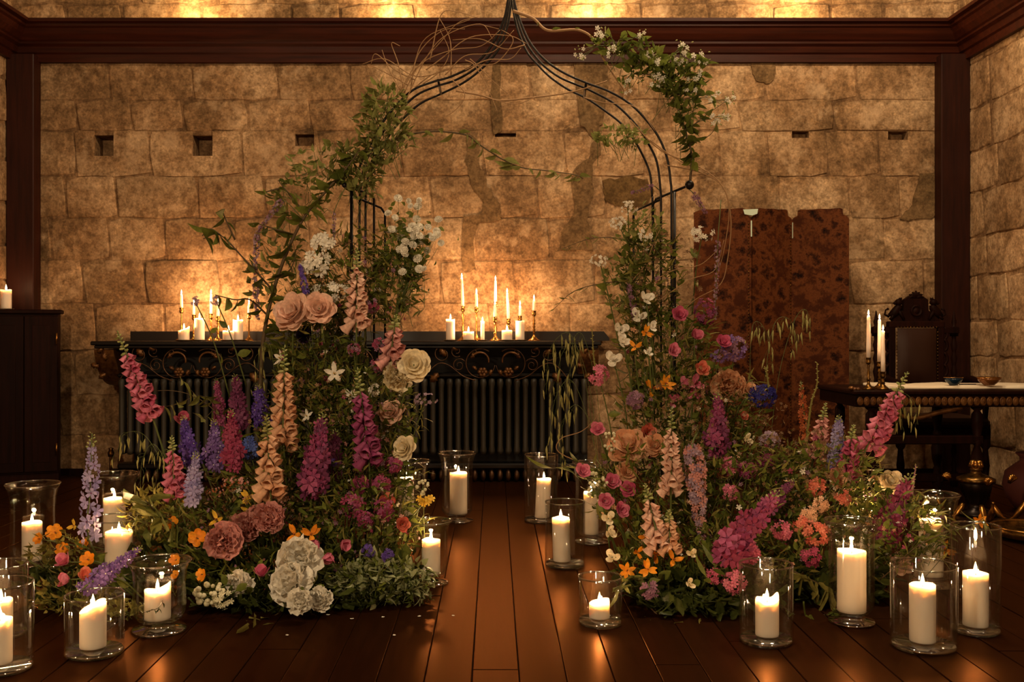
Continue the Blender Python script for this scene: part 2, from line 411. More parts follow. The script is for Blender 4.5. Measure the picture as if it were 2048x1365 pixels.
# posts and cornice
for nm, x0, x1 in (('trim_1', XL, -3.322), ('trim_2', 3.228, XR)):
    o = MB().box(x0, x1, 7.18, 7.30, 0, 3.06, .006).build(nm, M['post'], smooth=False); tag(o, kind='structure')
PROF = [(0, 3.02), (.035, 3.02), (.035, 3.075), (.05, 3.085), (.06, 3.125), (.085, 3.14), (.085, 3.155), (.10, 3.165), (.13, 3.20), (.145, 3.235), (.165, 3.245), (.165, 3.262), (.20, 3.268), (.20, 3.292), (0, 3.292)]
def cornice(nm, prof_pts):
    n = len(PROF); v = []; f = []
    for fn in prof_pts: v += [fn(d, z) for d, z in PROF]
    for i in range(len(prof_pts) - 1):
        for k in range(n): f.append((i * n + k, i * n + (k + 1) % n, (i + 1) * n + (k + 1) % n, (i + 1) * n + k))
    o = MB().add(v, f).build(nm, M['beam'], smooth=False); tag(o, kind='structure')
cornice('trim_3', [lambda d, z: (XL + d, WY - d, z), lambda d, z: (XR - d, WY - d, z)])
cornice('trim_4', [lambda d, z: (XR - d, WY - d, z), lambda d, z: (XR - d, YB, z)])
cornice('trim_5', [lambda d, z: (XL + d, YB, z), lambda d, z: (XL + d, WY - d, z)])
for nm, x0, x1 in (('baseboard_left', XL, -3.0), ('baseboard_back', -2.8, XR)):
    o = MB().box(x0, x1, 7.255, 7.275, 0, .05).build(nm, M['dark'], smooth=False); tag(o, kind='structure')

# ------------------------------------------------------------------ console shelf with scrollwork and the radiator under it
SF, SB = 6.82, 7.26              # shelf front and back
SZ = 0.985                       # shelf top
sx0, sx1 = (180 - CX) * SF / F, (1203 - CX) * SF / F
sh = thing('console_shelf', 'long black console shelf with wrought scrollwork apron against the stone wall', 'shelf', (0, 7.0, 0))
O = (0, 7.0, 0)
MB().box(sx0, sx1, SF, SB, SZ - .028, SZ, .006).build('shelf_top', M['black'], sh, O, False)
MB().box(sx0 + .02, sx1 - .02, SF + .015, SB - .05, SZ - .05, SZ - .028, .006).build('shelf_moulding', M['black'], sh, O, False)
p = [(sx0 + .13, SZ), (sx1 + .10, SZ), (sx1 + .10, SZ + .02), (sx1 + .06, SZ + .068), (sx0 + .13, SZ + .068)]
MB().prism(p, 7.22, 7.262).build('back_ledge', M['black'], sh, O, False)
MB().box(sx0 + .20, sx1 - .07, 7.10, 7.25, .12, SZ - .05, .004).build('back_panel', M['backing'], sh, O, False)
AY = SF + .03
def apx(px): return (px - CX) * AY / F
def apz(py): return CH - (py - CY) * AY / F
def rail(pts, r, name='scroll', m=None):
    MB().tube([(apx(x), AY + dy, apz(y)) for x, y, dy in pts], r, None if isinstance(r, list) else r * .7, 6).build(name, m or M['scroll'], sh, O)
def spiral(cx_, cy_, r0, r1, a0, a1, n=26, sx=1):
    return [(cx_ + sx * (r0 + (r1 - r0) * i / n) * math.cos(a0 + (a1 - a0) * i / n), cy_ - (r0 + (r1 - r0) * i / n) * math.sin(a0 + (a1 - a0) * i / n), 0) for i in range(n + 1)]
def apron_leaf(cx_, cy_, s, ang, sx=1):
    mb = MB(); v = []; 
    outl = [(-.1, 0), (.15, .34), (.35, .22), (.55, .48), (.75, .26), (.85, .34), (1.1, 0), (.85, -.34), (.75, -.26), (.55, -.48), (.35, -.22), (.15, -.34)]
    for (a, b) in outl:
        x, y = s * (a * math.cos(ang) - b * math.sin(ang)), s * (a * math.sin(ang) + b * math.cos(ang))
        v.append((apx(cx_ + sx * x), AY - .004 + .012 * abs(b), apz(cy_ - y)))
    c = (apx(cx_ + sx * s * .5 * math.cos(ang)), AY - .018, apz(cy_ - s * .5 * math.sin(ang)))
    n = len(v); mb.add(v + [c] + [(x, y + .012, z) for x, y, z in v], [(i, (i + 1) % n, n) for i in range(n)] + [(i, i + n + 1, (i + 1) % n + n + 1, (i + 1) % n) for i in range(n)])
    mb.build('scroll_leaf', M['gilt'], sh, O)
def rosette(cx_, cy_, s):
    mb = MB()
    for k in range(6):
        a = k * PI / 3; mb.ell((apx(cx_ + s * .55 * math.cos(a)), AY - .01, apz(cy_ - s * .55 * math.sin(a))), (s * .42 * AY / F, .012, s * .42 * AY / F), 8, 5)
    mb.ell((apx(cx_), AY - .018, apz(cy_)), (s * .3 * AY / F, .012, s * .3 * AY / F), 8, 5)
    mb.build('rosette', M['gilt'], sh, O)
for ax in (385, 688, 991):
    for s in (-1, 1):
        rail([(ax + s * x_, y_, d) for x_, y_, d in spiral(30, 727, 29, 29, 2.2, 2.2 - 5.2, 30)], .0042)
        rail([(ax + s * x_, y_, d) for x_, y_, d in spiral(29, 724, 21, 15, .35, 3.3, 18)], [.010 - .00025 * i for i in range(19)], 'crescent', M['gilt'])
        rail([(ax + s * x_, y_, d) for x_, y_, d in spiral(73, 731, 14, 3, 2.6, 2.6 - 9.5, 34)], .0034)
        rail([(ax + s * x_, y_, d) for x_, y_, d in spiral(78, 703, 12, 4, -2.2, 5.0, 24)], .0034)
        rail([(ax + s * x_, y_, d) for x_, y_, d in spiral(106, 709, 18, 9, 2.4, -4.0, 28)], .0042)
        sw = spline([(ax + s * 40, 762, 0), (ax + s * 66, 752, 0), (ax + s * 92, 732, 0), (ax + s * 112, 727, 0), (ax + s * 130, 740, 0), (ax + s * 146, 760, 0)], 6)
        rail([tuple(q) for q in sw], .0046)
        rosette(ax + s * 26, 745, 11); apron_leaf(ax + s * 12, 752, 12, 1.9, s); apron_leaf(ax + s * 76, 700, 16, .5, s)
        apron_leaf(ax + s * 100, 712, 17, .9, s); apron_leaf(ax + s * 116, 748, 20, -.9, s); apron_leaf(ax + s * 44, 716, 9, 1.3, s); apron_leaf(ax + s * 38, 740, 10, .7, s)
        rail([(ax + s * x_, y_, d) for x_, y_, d in spiral(43, 707, 7, 2, 1.5, 7.5, 16)], .003)
# carved end brackets curving back to the wall
for x0, x1, s in ((sx0 + .015, sx0 + .15, 1), (sx1 - .15, sx1 - .015, -1)):
    n = 9; prof = [(SF + .03 + .34 * (k / n) ** 1.6, SZ - .06 - .26 * math.sin(k / n * PI / 2)) for k in range(n + 1)] + [(SB - .02, SZ - .33), (SB - .02, SZ - .06)]
    v = [(x0, y, z) for y, z in prof] + [(x1, y, z) for y, z in prof]; m_ = len(prof)
    MB().add(v, [tuple(reversed(range(m_))), tuple(range(m_, 2 * m_))] + [(i, (i + 1) % m_, (i + 1) % m_ + m_, i + m_) for i in range(m_)]).build('end_bracket', M['gilt'], sh, O, False)
    for k in range(4):
        apron_leaf((x0 * F / AY + CX) + 8 + (k % 2) * 14, 706 + k * 14, 14, .8 + k)
rd = thing('radiator', 'long black cast iron column radiator standing under the console shelf', 'radiator', (0, 7.05, 0)); O2 = (0, 7.05, 0)
rx0, rx1 = (238 - CX) * 6.98 / F, (1182 - CX) * 6.98 / F
cm = MB()
cm.lathe([(0, .13), (.019, .135), (.024, .16), (.019, .19), (.0185, .60), (.024, .63), (.019, .66), (0, .665)], 10, (0, -.10, 0))
cm.lathe([(0, .13), (.019, .135), (.021, .16), (.014, .19), (.013, .60), (.021, .63), (.019, .66), (0, .665)], 8, (0, -.035, 0))
cm = cm.mesh('column', M['rib'])
k = 0; x = rx0 + .03
while x < rx1:
    link('column', cm, rd, Matrix.Translation((x, 0, .06))); x += .0587
fm = MB().ell((0, -.07, .045), (.02, .05, .045), 8, 5).mesh('foot', M['scroll'])
x = rx0 + .03
while x < rx1: link('foot', fm, rd, Matrix.Translation((x, 0, 0))); x += .0587 * 1.0
MB().box(rx0, rx1, 6.94, 7.06, .09, .13, .01).build('bottom_rail', M['iron'], rd, O2, False)
MB().box(rx0, rx1, 6.94, 7.06, .73, .76, .01).build('top_rail', M['iron'], rd, O2, False)
vp = thing('radiator_valve', 'small brass radiator valve and pipe at the end of the radiator', 'valve', (at(222, 950, 7.05).x, 7.05, 0))
MB().tube([(0, 0, 0), (0, 0, .18)], .012, .012, 8).build('pipe', M['brassd'], vp); MB().lathe([(0, .16), (.02, .165), (.024, .19), (.014, .215), (.02, .225), (0, .23)], 10).build('valve_head', M['brassd'], vp)

# ------------------------------------------------------------------ cabinet
cb = thing('cabinet', 'tall dark wooden cabinet with brass hinges beside the corner post', 'cabinet', (-3.06, 7.0, 0), rz=math.radians(20))
H = 1.205; W2 = .44
MB().box(-W2, 0, -.02, .18, .06, H - .03, .004).build('body', M['dark'], cb, None, False)
MB().box(-W2 - .02, .022, -.045, .19, H - .03, H, .006).build('cabinet_top', M['dark'], cb, None, False)
MB().box(-W2, 0, -.01, .18, 0, .06).build('plinth', M['dark'], cb, None, False)
for a, b in ((-W2 + .005, -W2 / 2 - .002), (-W2 / 2 + .002, -.006)):
    d = MB().box(a, b, -.038, -.02, .075, H - .045, .003).build('door', M['dark'], cb, None, False)
    MB().box(a + .05, b - .05, -.041, -.037, .14, H - .11, .002).build('door_panel', M['dark'], d, None, False)
for z in (.19, .96):
    MB().tube([(-.012, -.045, z), (-.012, -.045, z + .08)], .006, .006, 8).build('hinge', M['brass'], cb)

# ------------------------------------------------------------------ folding screen
def damask():
    m = mat('embossed_leather', '#4a2512', .7, spec=.06); B = m.node_tree.nodes['Principled BSDF']
    v = N(m, 'ShaderNodeTexVoronoi'); v.inputs['Scale'].default_value = 10; g = N(m, 'ShaderNodeNewGeometry'); nd = noise(m, 14, 6, .7)
    sc = N(m, 'ShaderNodeVectorMath', operation='SCALE'); sc.inputs['Scale'].default_value = .16; L(m, nd, 'Color', sc, 0); av = N(m, 'ShaderNodeVectorMath', operation='ADD'); L(m, g, 'Position', av, 0); L(m, sc, 0, av, 1); L(m, av, 0, v, 'Vector')
    n = noise(m, 38, 7, .75); a = N(m, 'ShaderNodeMath', operation='ADD'); L(m, v, 'Distance', a, 0); L(m, n, 'Fac', a, 1)
    r = ramp(m, [(.42, '#120603'), (.57, '#34180b'), (.73, '#5c3219'), (.95, '#38190b')]); 
    s = N(m, 'ShaderNodeMath', operation='MULTIPLY'); s.inputs[1].default_value = .75; L(m, a, 0, s, 0); L(m, s, 0, r, 'Fac')
    L(m, r, 'Color', B, 'Base Color'); bump(m, a, 0, .4, .006); return m
M['damask'] = damask(); M['pale'] = mat('pale_green', '#b9c8b4', .6)
fs = thing('folding_screen', 'three panel folding screen in brown embossed leather standing against the wall', 'screen', (1.9, 6.95, 0)); O3 = (1.9, 6.95, 0)
pans = [(1388, 6.98, 1503, 6.86), (1503, 6.86, 1583, 6.98), (1583, 6.98, 1698, 6.86)]
for i, (pa, ya, pb, yb) in enumerate(pans):
    A, B_ = at(pa, 0, ya), at(pb, 0, yb); wd = math.hypot(B_.x - A.x, B_.y - A.y)
    zt = CH + (CY - 418) * 6.92 / F; n_ = .035
    def corner(side):
        return [(n_ * 1.6, 0), (n_ * 1.5, -.03), (n_ * .6, -.05), (0, -.075)]
    top = [(0, zt - .075), (n_ * .5, zt - .055), (n_ * 1.1, zt - .045), (n_ * 1.2, zt - .008), (n_ * 1.7, zt)] if i else [(0, zt - .02), (n_, zt - .006), (n_ * 2, zt)]
    mid = [(wd * .35, zt - .004), (wd * .5, zt), (wd * .65, zt - .004)]
    top2 = [(wd - n_ * 1.7, zt), (wd - n_ * 1.2, zt - .008), (wd - n_ * 1.1, zt - .045), (wd - n_ * .5, zt - .055), (wd, zt - .075)]
    poly = [(0, .03), (wd, .03)] + list(reversed(top2)) + list(reversed(mid)) + list(reversed(top))
    ang = math.atan2(B_.y - A.y, B_.x - A.x); MX = Matrix.Translation((A.x - O3[0], A.y - O3[1], 0)) @ Matrix.Rotation(ang, 4, 'Z')
    pn = MB().prism(poly, -.012, .012).xf(MX).build('screen_panel', M['damask'], fs, None, False)
    for z in (.0,): MB().box(.01, wd - .01, -.014, .014, .0, .035).xf(MX).build('foot_rail', M['dark'], fs, None, False)
    if i < 2:
        nm = MB(); z = .1
        while z < zt - .1: nm.ell((wd - .018, -.015, z), (.005, .004, .005), 6, 4); z += .022
        ns = nm.xf(MX).build('nail_heads', M['brassd'], pn); tag(ns, kind='stuff')
        if i == 0: MB().prism([(wd - .055, zt - .012), (wd - .045, zt - .045), (wd + .005, zt - .055), (wd + .04, zt - .045), (wd + .045, zt - .012)], -.02, -.012).xf(MX).build('hinge_cap', M['pale'], fs, None, False)
        MB().box(wd - .004, wd + .004, -.016, -.006, zt - .20, zt - .09).xf(MX).build('pale_strip', M['pale'], fs, None, False)  # narrow pale strip over the fold between panels
# ------------------------------------------------------------------ carved chair
CHY = 6.75; ccx = at(1830, 0, CHY).x; u = CHY / F
ch = thing('carved_chair', 'black carved throne chair with brown leather back and beast crest behind the table', 'chair', (ccx, CHY, 0))
cz = lambda py: CH - (py - CY) * u
def carve(name, mb, m='dark', sm=True): return mb.build(name, M[m], ch, None, sm)
# leather back, padded
lv = []; lf = []; n = 8
for j in range(n + 1):
    for i in range(n + 1):
        a, b = i / n, j / n; d = .03 * (1 - (2 * a - 1) ** 4) * (1 - (2 * b - 1) ** 4)
        lv.append((-.132 + .264 * a, -.03 - d, .70 + (cz(657) - .70) * b))
for j in range(n):
    for i in range(n): lf.append((j * (n + 1) + i, j * (n + 1) + i + 1, (j + 1) * (n + 1) + i + 1, (j + 1) * (n + 1) + i))
carve('leather_back', MB().add(lv, lf), 'leather')
nm = MB()
for k in range(16):
    for s in (-1, 1): nm.ell((s * .138, -.036, .71 + k * .0225), (.005, .004, .005), 6, 4)
for k in range(13): nm.ell((-.13 + k * .0217, -.036, cz(655)), (.005, .004, .005), 6, 4)
tag(carve('nail_heads', nm, 'brassd'), kind='stuff')
for s in (-1, 1): carve('back_stile', MB().box(s * .165 - .022, s * .165 + .022, -.035, .03, .40, cz(650), .008), sm=False)
carve('top_rail', MB().box(-.187, .187, -.037, .03, cz(656), cz(643), .006), sm=False)
carve('bottom_rail', MB().box(-.187, .187, -.037, .03, .62, .69, .006), sm=False)
for s in (-1, 1):                                   # scrolled side ears
    for k, z in enumerate((.78, .86, .95, 1.03)):
        carve('side_scroll', MB().tube([(s * (.185 + .03 * math.sin(t * .55) * (1 - t / 16)), -.02, z + .05 * math.cos(t * .55) * (1 - t / 14)) for t in range(12)], .012, .006, 6))
carve('crest_board', MB().prism([(-.16, cz(646)), (.16, cz(646)), (.15, cz(632)), (.085, cz(622)), (.08, cz(600)), (.04, cz(592)), (0, cz(588)), (-.04, cz(592)), (-.08, cz(600)), (-.085, cz(622)), (-.15, cz(632))], -.02, .02), sm=False)
carve('medallion', MB().lathe([(0, .012), (.012, .012), (.02, .004), (.026, .002), (.03, .012), (.038, .012), (.042, 0)], 16).xf(Matrix.Translation((0, -.022, cz(622))) @ Matrix.Rotation(PI / 2, 4, 'X')))
pl = MB()
for k in range(7):
    a = (k - 3) * .42; pl.tube([(0, -.01, cz(596)), (.03 * math.sin(a), -.02, cz(596) + .03 * math.cos(a)), (.062 * math.sin(a), -.012, cz(596) + .048 * math.cos(a) - .006 * abs(k - 3))], [.012, .011, .004], 6)
carve('crest_plume', pl)
for s in (-1, 1):                                   # crouching beasts on the shoulders
    b = MB(); Z = cz(640)
    b.tube([(s * .165, -.005, Z + .02), (s * .14, -.01, Z + .05), (s * .115, -.012, Z + .085), (s * .112, -.012, Z + .10)], [.026, .03, .026, .02], 8)
    b.ell((s * .118, -.018, Z + .118), (.027, .024, .024), 9, 6); b.ell((s * .142, -.02, Z + .112), (.016, .014, .012), 8, 5)
    for t in (-1, 1): b.ell((s * .106, -.016 + t * .014, Z + .141), (.007, .006, .010), 6, 4)
    b.tube([(s * .12, -.02, Z + .06), (s * .10, -.024, Z + .03), (s * .085, -.024, Z + .0)], [.014, .011, .009], 6)
    b.tube([(s * .15, -.02, Z + .04), (s * .165, -.022, Z + .015), (s * .18, -.022, Z + .002)], [.014, .010, .009], 6)
    b.tube([(s * .175, 0, Z + .02), (s * .205, 0, Z + .035), (s * .20, 0, Z + .065), (s * .18, 0, Z + .075)], [.008, .007, .006, .009], 6)
    carve('crest_beast', b)
TURN = [(.0, 0), (.02, .002), (.022, .03), (.012, .04), (.018, .07), (.02, .12), (.012, .15), (.02, .17), (.02, .19)]
for s in (-1, 1):
    prof = [(0, 0), (.024, .004), (.024, .10)]
    z = .1
    while z < 1.0: prof += [(.014, z + .01), (.022, z + .05), (.013, z + .085)]; z += .09
    prof += [(.028, 1.02), (.028, 1.08), (.012, 1.09), (.018, 1.115), (.012, 1.14), (.004, 1.19), (0, 1.195)]
    carve('back_post', MB().lathe(prof, 10, (s * .264, 0, 0)))
    carve('arm_bracket', MB().box(min(s * .18, s * .29), max(s * .18, s * .29), -.03, .03, cz(668), cz(654), .006), sm=False)
    carve('arm', MB().tube(spline([(s * .25, 0, .72), (s * .27, -.2, .74), (s * .28, -.42, .71), (s * .28, -.46, .66)], 5), .022, .026, 8))
    carve('front_leg', MB().lathe([(0, 0), (.028, .004), (.03, .08), (.016, .10), (.026, .2), (.016, .3), (.03, .32), (.03, .46), (.014, .5), (.022, .58), (.014, .68)], 10, (s * .27, -.42, 0)))
carve('seat', MB().box(-.29, .29, -.46, .03, .44, .50, .02), 'leather', False)
carve('seat_rail', MB().box(-.29, .29, -.455, -.42, .37, .44, .006), sm=False)
carve('stretcher', MB().box(-.27, .27, -.43, -.40, .10, .15, .006), sm=False)

# ------------------------------------------------------------------ side table
TF, TB, TZ = 5.60, 6.25, .72; tx0, tx1 = at(1706, 0, TF).x, 3.38
tb = thing('side_table', 'dark carved side table with gilt scalloped frieze and turned legs at the wall', 'table', (2.7, 5.9, 0)); OT = (2.7, 5.9, 0)
MB().box(tx0, tx1, TF, TB, TZ - .028, TZ, .008).build('table_top', M['dark'], tb, OT, False)
MB().box(tx0 + .02, tx1 - .02, TF + .015, TB - .015, TZ - .095, TZ - .028, .003).build('frieze', M['dark'], tb, OT, False)
sc_ = MB().lathe([(0, .010), (.006, .012), (.013, .006), (.017, .008), (.0185, -.002)], 10).xf(Matrix.Rotation(PI / 2, 4, 'X') @ Matrix.Scale(1.5, 4, (0, 1, 0))).mesh('scallop', M['gilt'])
x = tx0 + .045; i = 0
while x < tx1 - .03: link('scallop', sc_, tb, Matrix.Translation((x - OT[0], TF + .014 - OT[1], TZ - .062))); x += .0365
cp = MB()
for k in range(3): cp.ell((tx0 + .0 + k * .018, TF + .03, TZ + .005 + .006 * (k == 0)), (.016, .022, .012), 8, 5)
cp.build('corner_carving', M['gilt'], tb, OT)
leg = [(0, 0), (.034, .003), (.036, .05), (.018, .065), (.03, .10), (.034, .15), (.018, .19), (.026, .2), (.018, .215), (.03, .26), (.036, .33), (.016, .40), (.028, .42), (.018, .44), (.032, .52), (.03, .58), (.016, .6), (.034, .615), (.034, .63)]
lm = MB().lathe(leg, 12).mesh('leg', M['dark'])
for px_, y_ in ((1742, TF + .07), (1954, TF + .07)):
    for yy in (y_, TB - .07): link('leg', lm, tb, Matrix.Translation((at(px_, 0, y_).x - OT[0], yy - OT[1], 0)))
link('leg', lm, tb, Matrix.Translation((tx1 - .06 - OT[0], TF + .07 - OT[1], 0)))
lx0, lx1 = at(1742, 0, TF + .07).x, at(1954, 0, TF + .07).x
MB().box(lx0 - .03, lx1 + .03, TF + .05, TF + .11, .41, .46, .006).build('stretcher', M['dark'], tb, OT, False)
MB().box(lx0 - .03, lx1 + .03, TB - .1, TB - .06, .12, .17, .006).build('stretcher', M['dark'], tb, OT, False)
MB().tube(spline([(lx0 + .05, TF + .04, TZ - .10), (lx0 + .22, TF + .04, TZ - .16), (lx0 + .36, TF + .04, TZ - .13), (lx0 + .5, TF + .04, TZ - .10)], 6), .012, .016, 8).build('apron_carving', M['gilt'], tb, OT)
# linen, bowls and a knife on the table
cv = []; nx, ny = 26, 6
X0, X1, Y0, Y1 = at(1772, 0, 5.8).x, 3.33, 5.76, 6.16
for j in range(ny + 1):
    for i in range(nx + 1):
        xx = X0 + (X1 - X0) * i / nx; yy = Y0 + (Y1 - Y0) * j / ny
        cv.append((xx, yy + .012 * math.sin(i * .9), TZ + .012 + .006 * math.sin(i * .7 + j) * math.cos(j * .9) + .004 * random.random()))
k0 = len(cv); cv += [(x, y, TZ + .001) for x, y, z in cv]
cf = [(j * (nx + 1) + i, j * (nx + 1) + i + 1, (j + 1) * (nx + 1) + i + 1, (j + 1) * (nx + 1) + i) for j in range(ny) for i in range(nx)]
bd = [i for i in range(nx)] ; 
for i in range(nx): cf.append((i, k0 + i, k0 + i + 1, i + 1))
for j in range(ny): cf.append((j * (nx + 1), (j + 1) * (nx + 1), k0 + (j + 1) * (nx + 1), k0 + j * (nx + 1)))
tag(MB().add(cv, cf).build('table_linen', M['cloth']), 'folded cream linen cloth laid along the carved side table', 'cloth')
def bowl(name, label, px_, yd, r, m_out, h=.045):
    c = at(px_, 0, yd); z0 = TZ + .019
    t = thing(name, label, 'bowl', (c.x, yd, z0))
    MB().lathe([(0, 0), (r * .45, 0), (r * .5, .006), (r * .85, h * .5), (r, h), (r - .004, h), (r * .8, h * .55), (r * .4, .012), (0, .01)], 22).build('bowl_body', m_out, t)
    MB().lathe([(r - .006, h - .002), (r + .002, h - .001), (r + .002, h + .002), (r - .006, h + .002)], 22).build('rim', M['brass'], t)
bowl('blue_bowl', 'small dark blue bowl with gold rim on the table linen', 1907, 5.80, .052, mat('blue_glaze', '#12283a', .15))
bowl('amber_bowl', 'wider amber bowl on the table linen nearer the picture edge', 1978, 5.80, .067, mat('amber_glaze', '#7a4a22', .2, .3))
kn = thing('butter_knife', 'slim dark knife lying on the linen between the bowls', 'knife', (at(1935, 0, 5.82).x, 5.82, TZ + .02))
MB().box(-.05, .05, -.006, .006, 0, .006, .002).build('handle', M['dark'], kn, None, False); MB().prism([(.05, .001), (.13, .001), (.145, .003), (.05, .005)], -.008, .008).build('blade', M['brassd'], kn, None, False)

# ------------------------------------------------------------------ gilt urn, tray and clay jar in the corner
UY = 5.52; ux = at(1952, 0, UY).x
ug = thing('ornate_urn', 'dark lidded urn with gilt acanthus finial and curled feet by the table', 'urn', (ux, UY, 0)); 
uz = lambda py: CH - (py - CY) * UY / F
MB().lathe([(0, .03), (.10, .03), (.105, .05), (.05, .07), (.045, .10), (.075, .16), (.088, .22), (.085, uz(962)), (0, uz(962))], 20).build('urn_body', mat('dark_bronze', '#1d120c', .3, .7), ug)
MB().lathe([(.086, uz(966)), (.10, uz(964)), (.10, uz(957)), (.06, uz(951)), (.03, uz(947)), (.022, uz(943)), (.034, uz(940)), (.03, uz(936)), (0, uz(935))], 20).build('lid', M['brassd'], ug)
fn = MB()
for k in range(9):
    a = k * 2 * PI / 9; fn.tube([(.014 * math.cos(a), .014 * math.sin(a), uz(938)), (.03 * math.cos(a), .03 * math.sin(a), uz(932)), (.024 * math.cos(a), .024 * math.sin(a), uz(924)), (0, 0, uz(920))], [.008, .012, .009, .003], 6)
fn.build('finial', M['brass'], ug)
for s, a0 in ((1, -.35), (-1, .2), (1, 1.2), (-1, -1.4)):
    dx, dy = s * math.cos(a0), math.sin(a0) - .2
    MB().tube(spline([(dx * .07, dy * .07, .10), (dx * .12, dy * .12, .03), (dx * .17, dy * .17, .035), (dx * .21, dy * .21, .10), (dx * .225, dy * .225, .15)], 6), [.012 + .006 * math.sin(k * .5) for k in range(25)], None, 8).build('curled_foot', M['brass'], ug)
    sh_ = MB()
    for k in range(5):
        b = (k - 2) * .45; c = Vector((dx * .15, dy * .15, uz(962)))
        sh_.tube([c, c + Vector((dx * .02 + .035 * math.sin(b) * .6, dy * .02, .015 + .03 * math.cos(b)))], [.008, .012], None, 6)
    sh_.build('leaf_handle', M['brass'], ug)
MB().box(-.16, .16, -.13, .13, 0, .03, .008).build('plinth', M['dark'], ug, None, False)
tr = at(2066, 0, 5.05); tg = thing('gilt_tray', 'low round gilt edged tray on the floor in front of the clay jar', 'tray', (tr.x, 5.05, 0))
MB().lathe([(0, .03), (.17, .03), (.175, .036), (.185, .06), (.195, .06), (.19, .02), (.12, .0), (0, 0)], 28).build('tray_dish', M['brassd'], tg)
MB().lathe([(.183, .058), (.19, .066), (.198, .06), (.19, .054)], 28).build('tray_rim', M['brass'], tg)
jr = at(2062, 0, 5.9); jg = thing('clay_jar', 'round red clay jar with flared neck by the wall', 'jar', (jr.x, 5.9, 0))
jz = lambda py: CH - (py - CY) * 5.9 / F
MB().lathe([(0, 0), (.09, .004), (.13, .06), (.155, .14), (.14, .22), (.09, jz(930)), (.06, jz(922)), (.062, jz(915)), (.085, jz(908)), (.08, jz(906)), (.05, jz(917)), (0, jz(925))], 26).build('jar_body', M['clay'], jg)

# ------------------------------------------------------------------ candles, sticks and glass
def flame(parent, x, y, z, s=1.0, power=.5, lean=0.0):
    MB().tube([(x, y, z - .006), (x + .001, y, z + .008)], .0016, .0012, 5).build('wick', M['wick'], parent)
    mb = MB().lathe([(.0005, 0), (.0045, .004), (.0062, .011), (.0052, .020), (.0026, .030), (.0003, .039)], 10)
    mb.v = [(p[0] * s + lean * p[2] * s, p[1] * s, p[2] * s) for p in mb.v]
    mb.v = [(p[0] + x, p[1] + y, p[2] + z + .003) for p in mb.v]
    mb.build('flame', M['flame'], parent)
    point('candle_light', (x, y, z + .03 * s), power, .008, FLAMEC, parent)
def pillar(name, label, loc, r, h, top='pool', power=.5, lean=(0, 0), group=None, lit=True, seed=0):
    t = thing(name, label, 'candle', loc, group); rs = random.Random(seed + int(h * 1000))
    ph = [rs.uniform(0, 6.28) for _ in range(4)]; am = {'pool': .0035, 'tilt': .003, 'peak': .008}[top]
    def rim(a):
        v = am * (math.sin(a * 2 + ph[0]) * .5 + math.sin(a * 3 + ph[1]) * .35 + math.sin(a * 5 + ph[2]) * .2)
        if top == 'tilt': v += r * .42 * math.cos(a - .35)
        if top == 'peak': v += r * .55 * max(0, math.cos(a - .3)) ** 6
        return v
    n = 10
    prof = [(0.001, 0), (r * .97, 0), (r, .003)] + [(r, h * .15 + h * .7 * k / 3) for k in range(4)] + [(r, h - .006), (r * .985, h), (r * .92, h), (r * .82, h - .006), (r * .55, h - .010), (0.001, h - .011)]
    m_ = len(prof)
    def fn(i, rr, z, a):
        if i >= m_ - 6: z = z + rim(a) * (1 if i < m_ - 2 else .3)
        k = z / h
        return rr * (1 + .012 * math.sin(3 * a + ph[3]) * (i > 2)), z
    mb = MB().lathe(prof, 26, (0, 0, 0), fn)
    mb.v = [(x + lean[0] * z, y + lean[1] * z, z) for x, y, z in mb.v]
    mb.build('wax_body', M['wax'], t)
    if lit: flame(t, lean[0] * h, lean[1] * h, h - .006, 1.05 if r > .02 else .9, power)
    return t
def taper(label, loc, h, r=.0105, power=.4, lean=0.0, group=None):
    t = thing('taper_candle', label, 'candle', loc, group)
    mb = MB().lathe([(.001, 0), (r, 0), (r, h * .3), (r * .85, h * .7), (r * .72, h - .006), (r * .5, h), (.001, h - .001)], 12)
    mb.v = [(x + lean * z, y, z) for x, y, z in mb.v]; mb.build('wax_body', M['wax'], t)
    flame(t, lean * h, 0, h, .8, power); return t
def stick(label, loc, h, style=0, m='brass', group=None):
    t = thing('candlestick', label, 'candlestick', loc, group); b = .034 + .01 * (h > .2)
    base = [(0, 0), (b, 0), (b, .004), (b * .8, .010), (b * .5, .018), (b * .28, .030), (.007, .045)]
    MB().lathe(base, 16).build('base', M[m], t)
    if style == 0:
        st = [(.007, .045), (.013, h * .32), (.006, h * .38), (.009, h * .5), (.005, h * .6), (.008, h * .75), (.006, h - .04)]
    elif style == 1: st = [(.006, .045), (.0055, h - .04)]
    else:
        st = [(.007, .045)]; k = 0
        while .055 + k * .022 < h - .05: st += [(.011, .055 + k * .022), (.006, .066 + k * .022)]; k += 1
        st += [(.006, h - .04)]
    MB().lathe(st, 12).build('stem', M[m], t)
    MB().lathe([(.006, h - .04), (.012, h - .036), (.0165, h - .024), (.0135, h - .02), (.014, h - .004), (.019, h), (.012, h), (.0115, h - .012), (0, h - .012)], 16).build('cup', M[m], t)
    return t
def dish(label, c, r, m='brass', group=None, name='candle_plate'):
    o = MB().lathe([(0, .004), (r * .8, .004), (r, .009), (r, .006), (r * .8, 0), (0, 0)], 26).build(name, M[m]); o.location = c
    return tag(o, label, 'plate', group)
SHZ = SZ + .0003
def on_shelf(px_, Y): return Vector(((px_ - CX) * Y / F, Y, SHZ))
def zz(py, Y): return CH - (py - CY) * Y / F
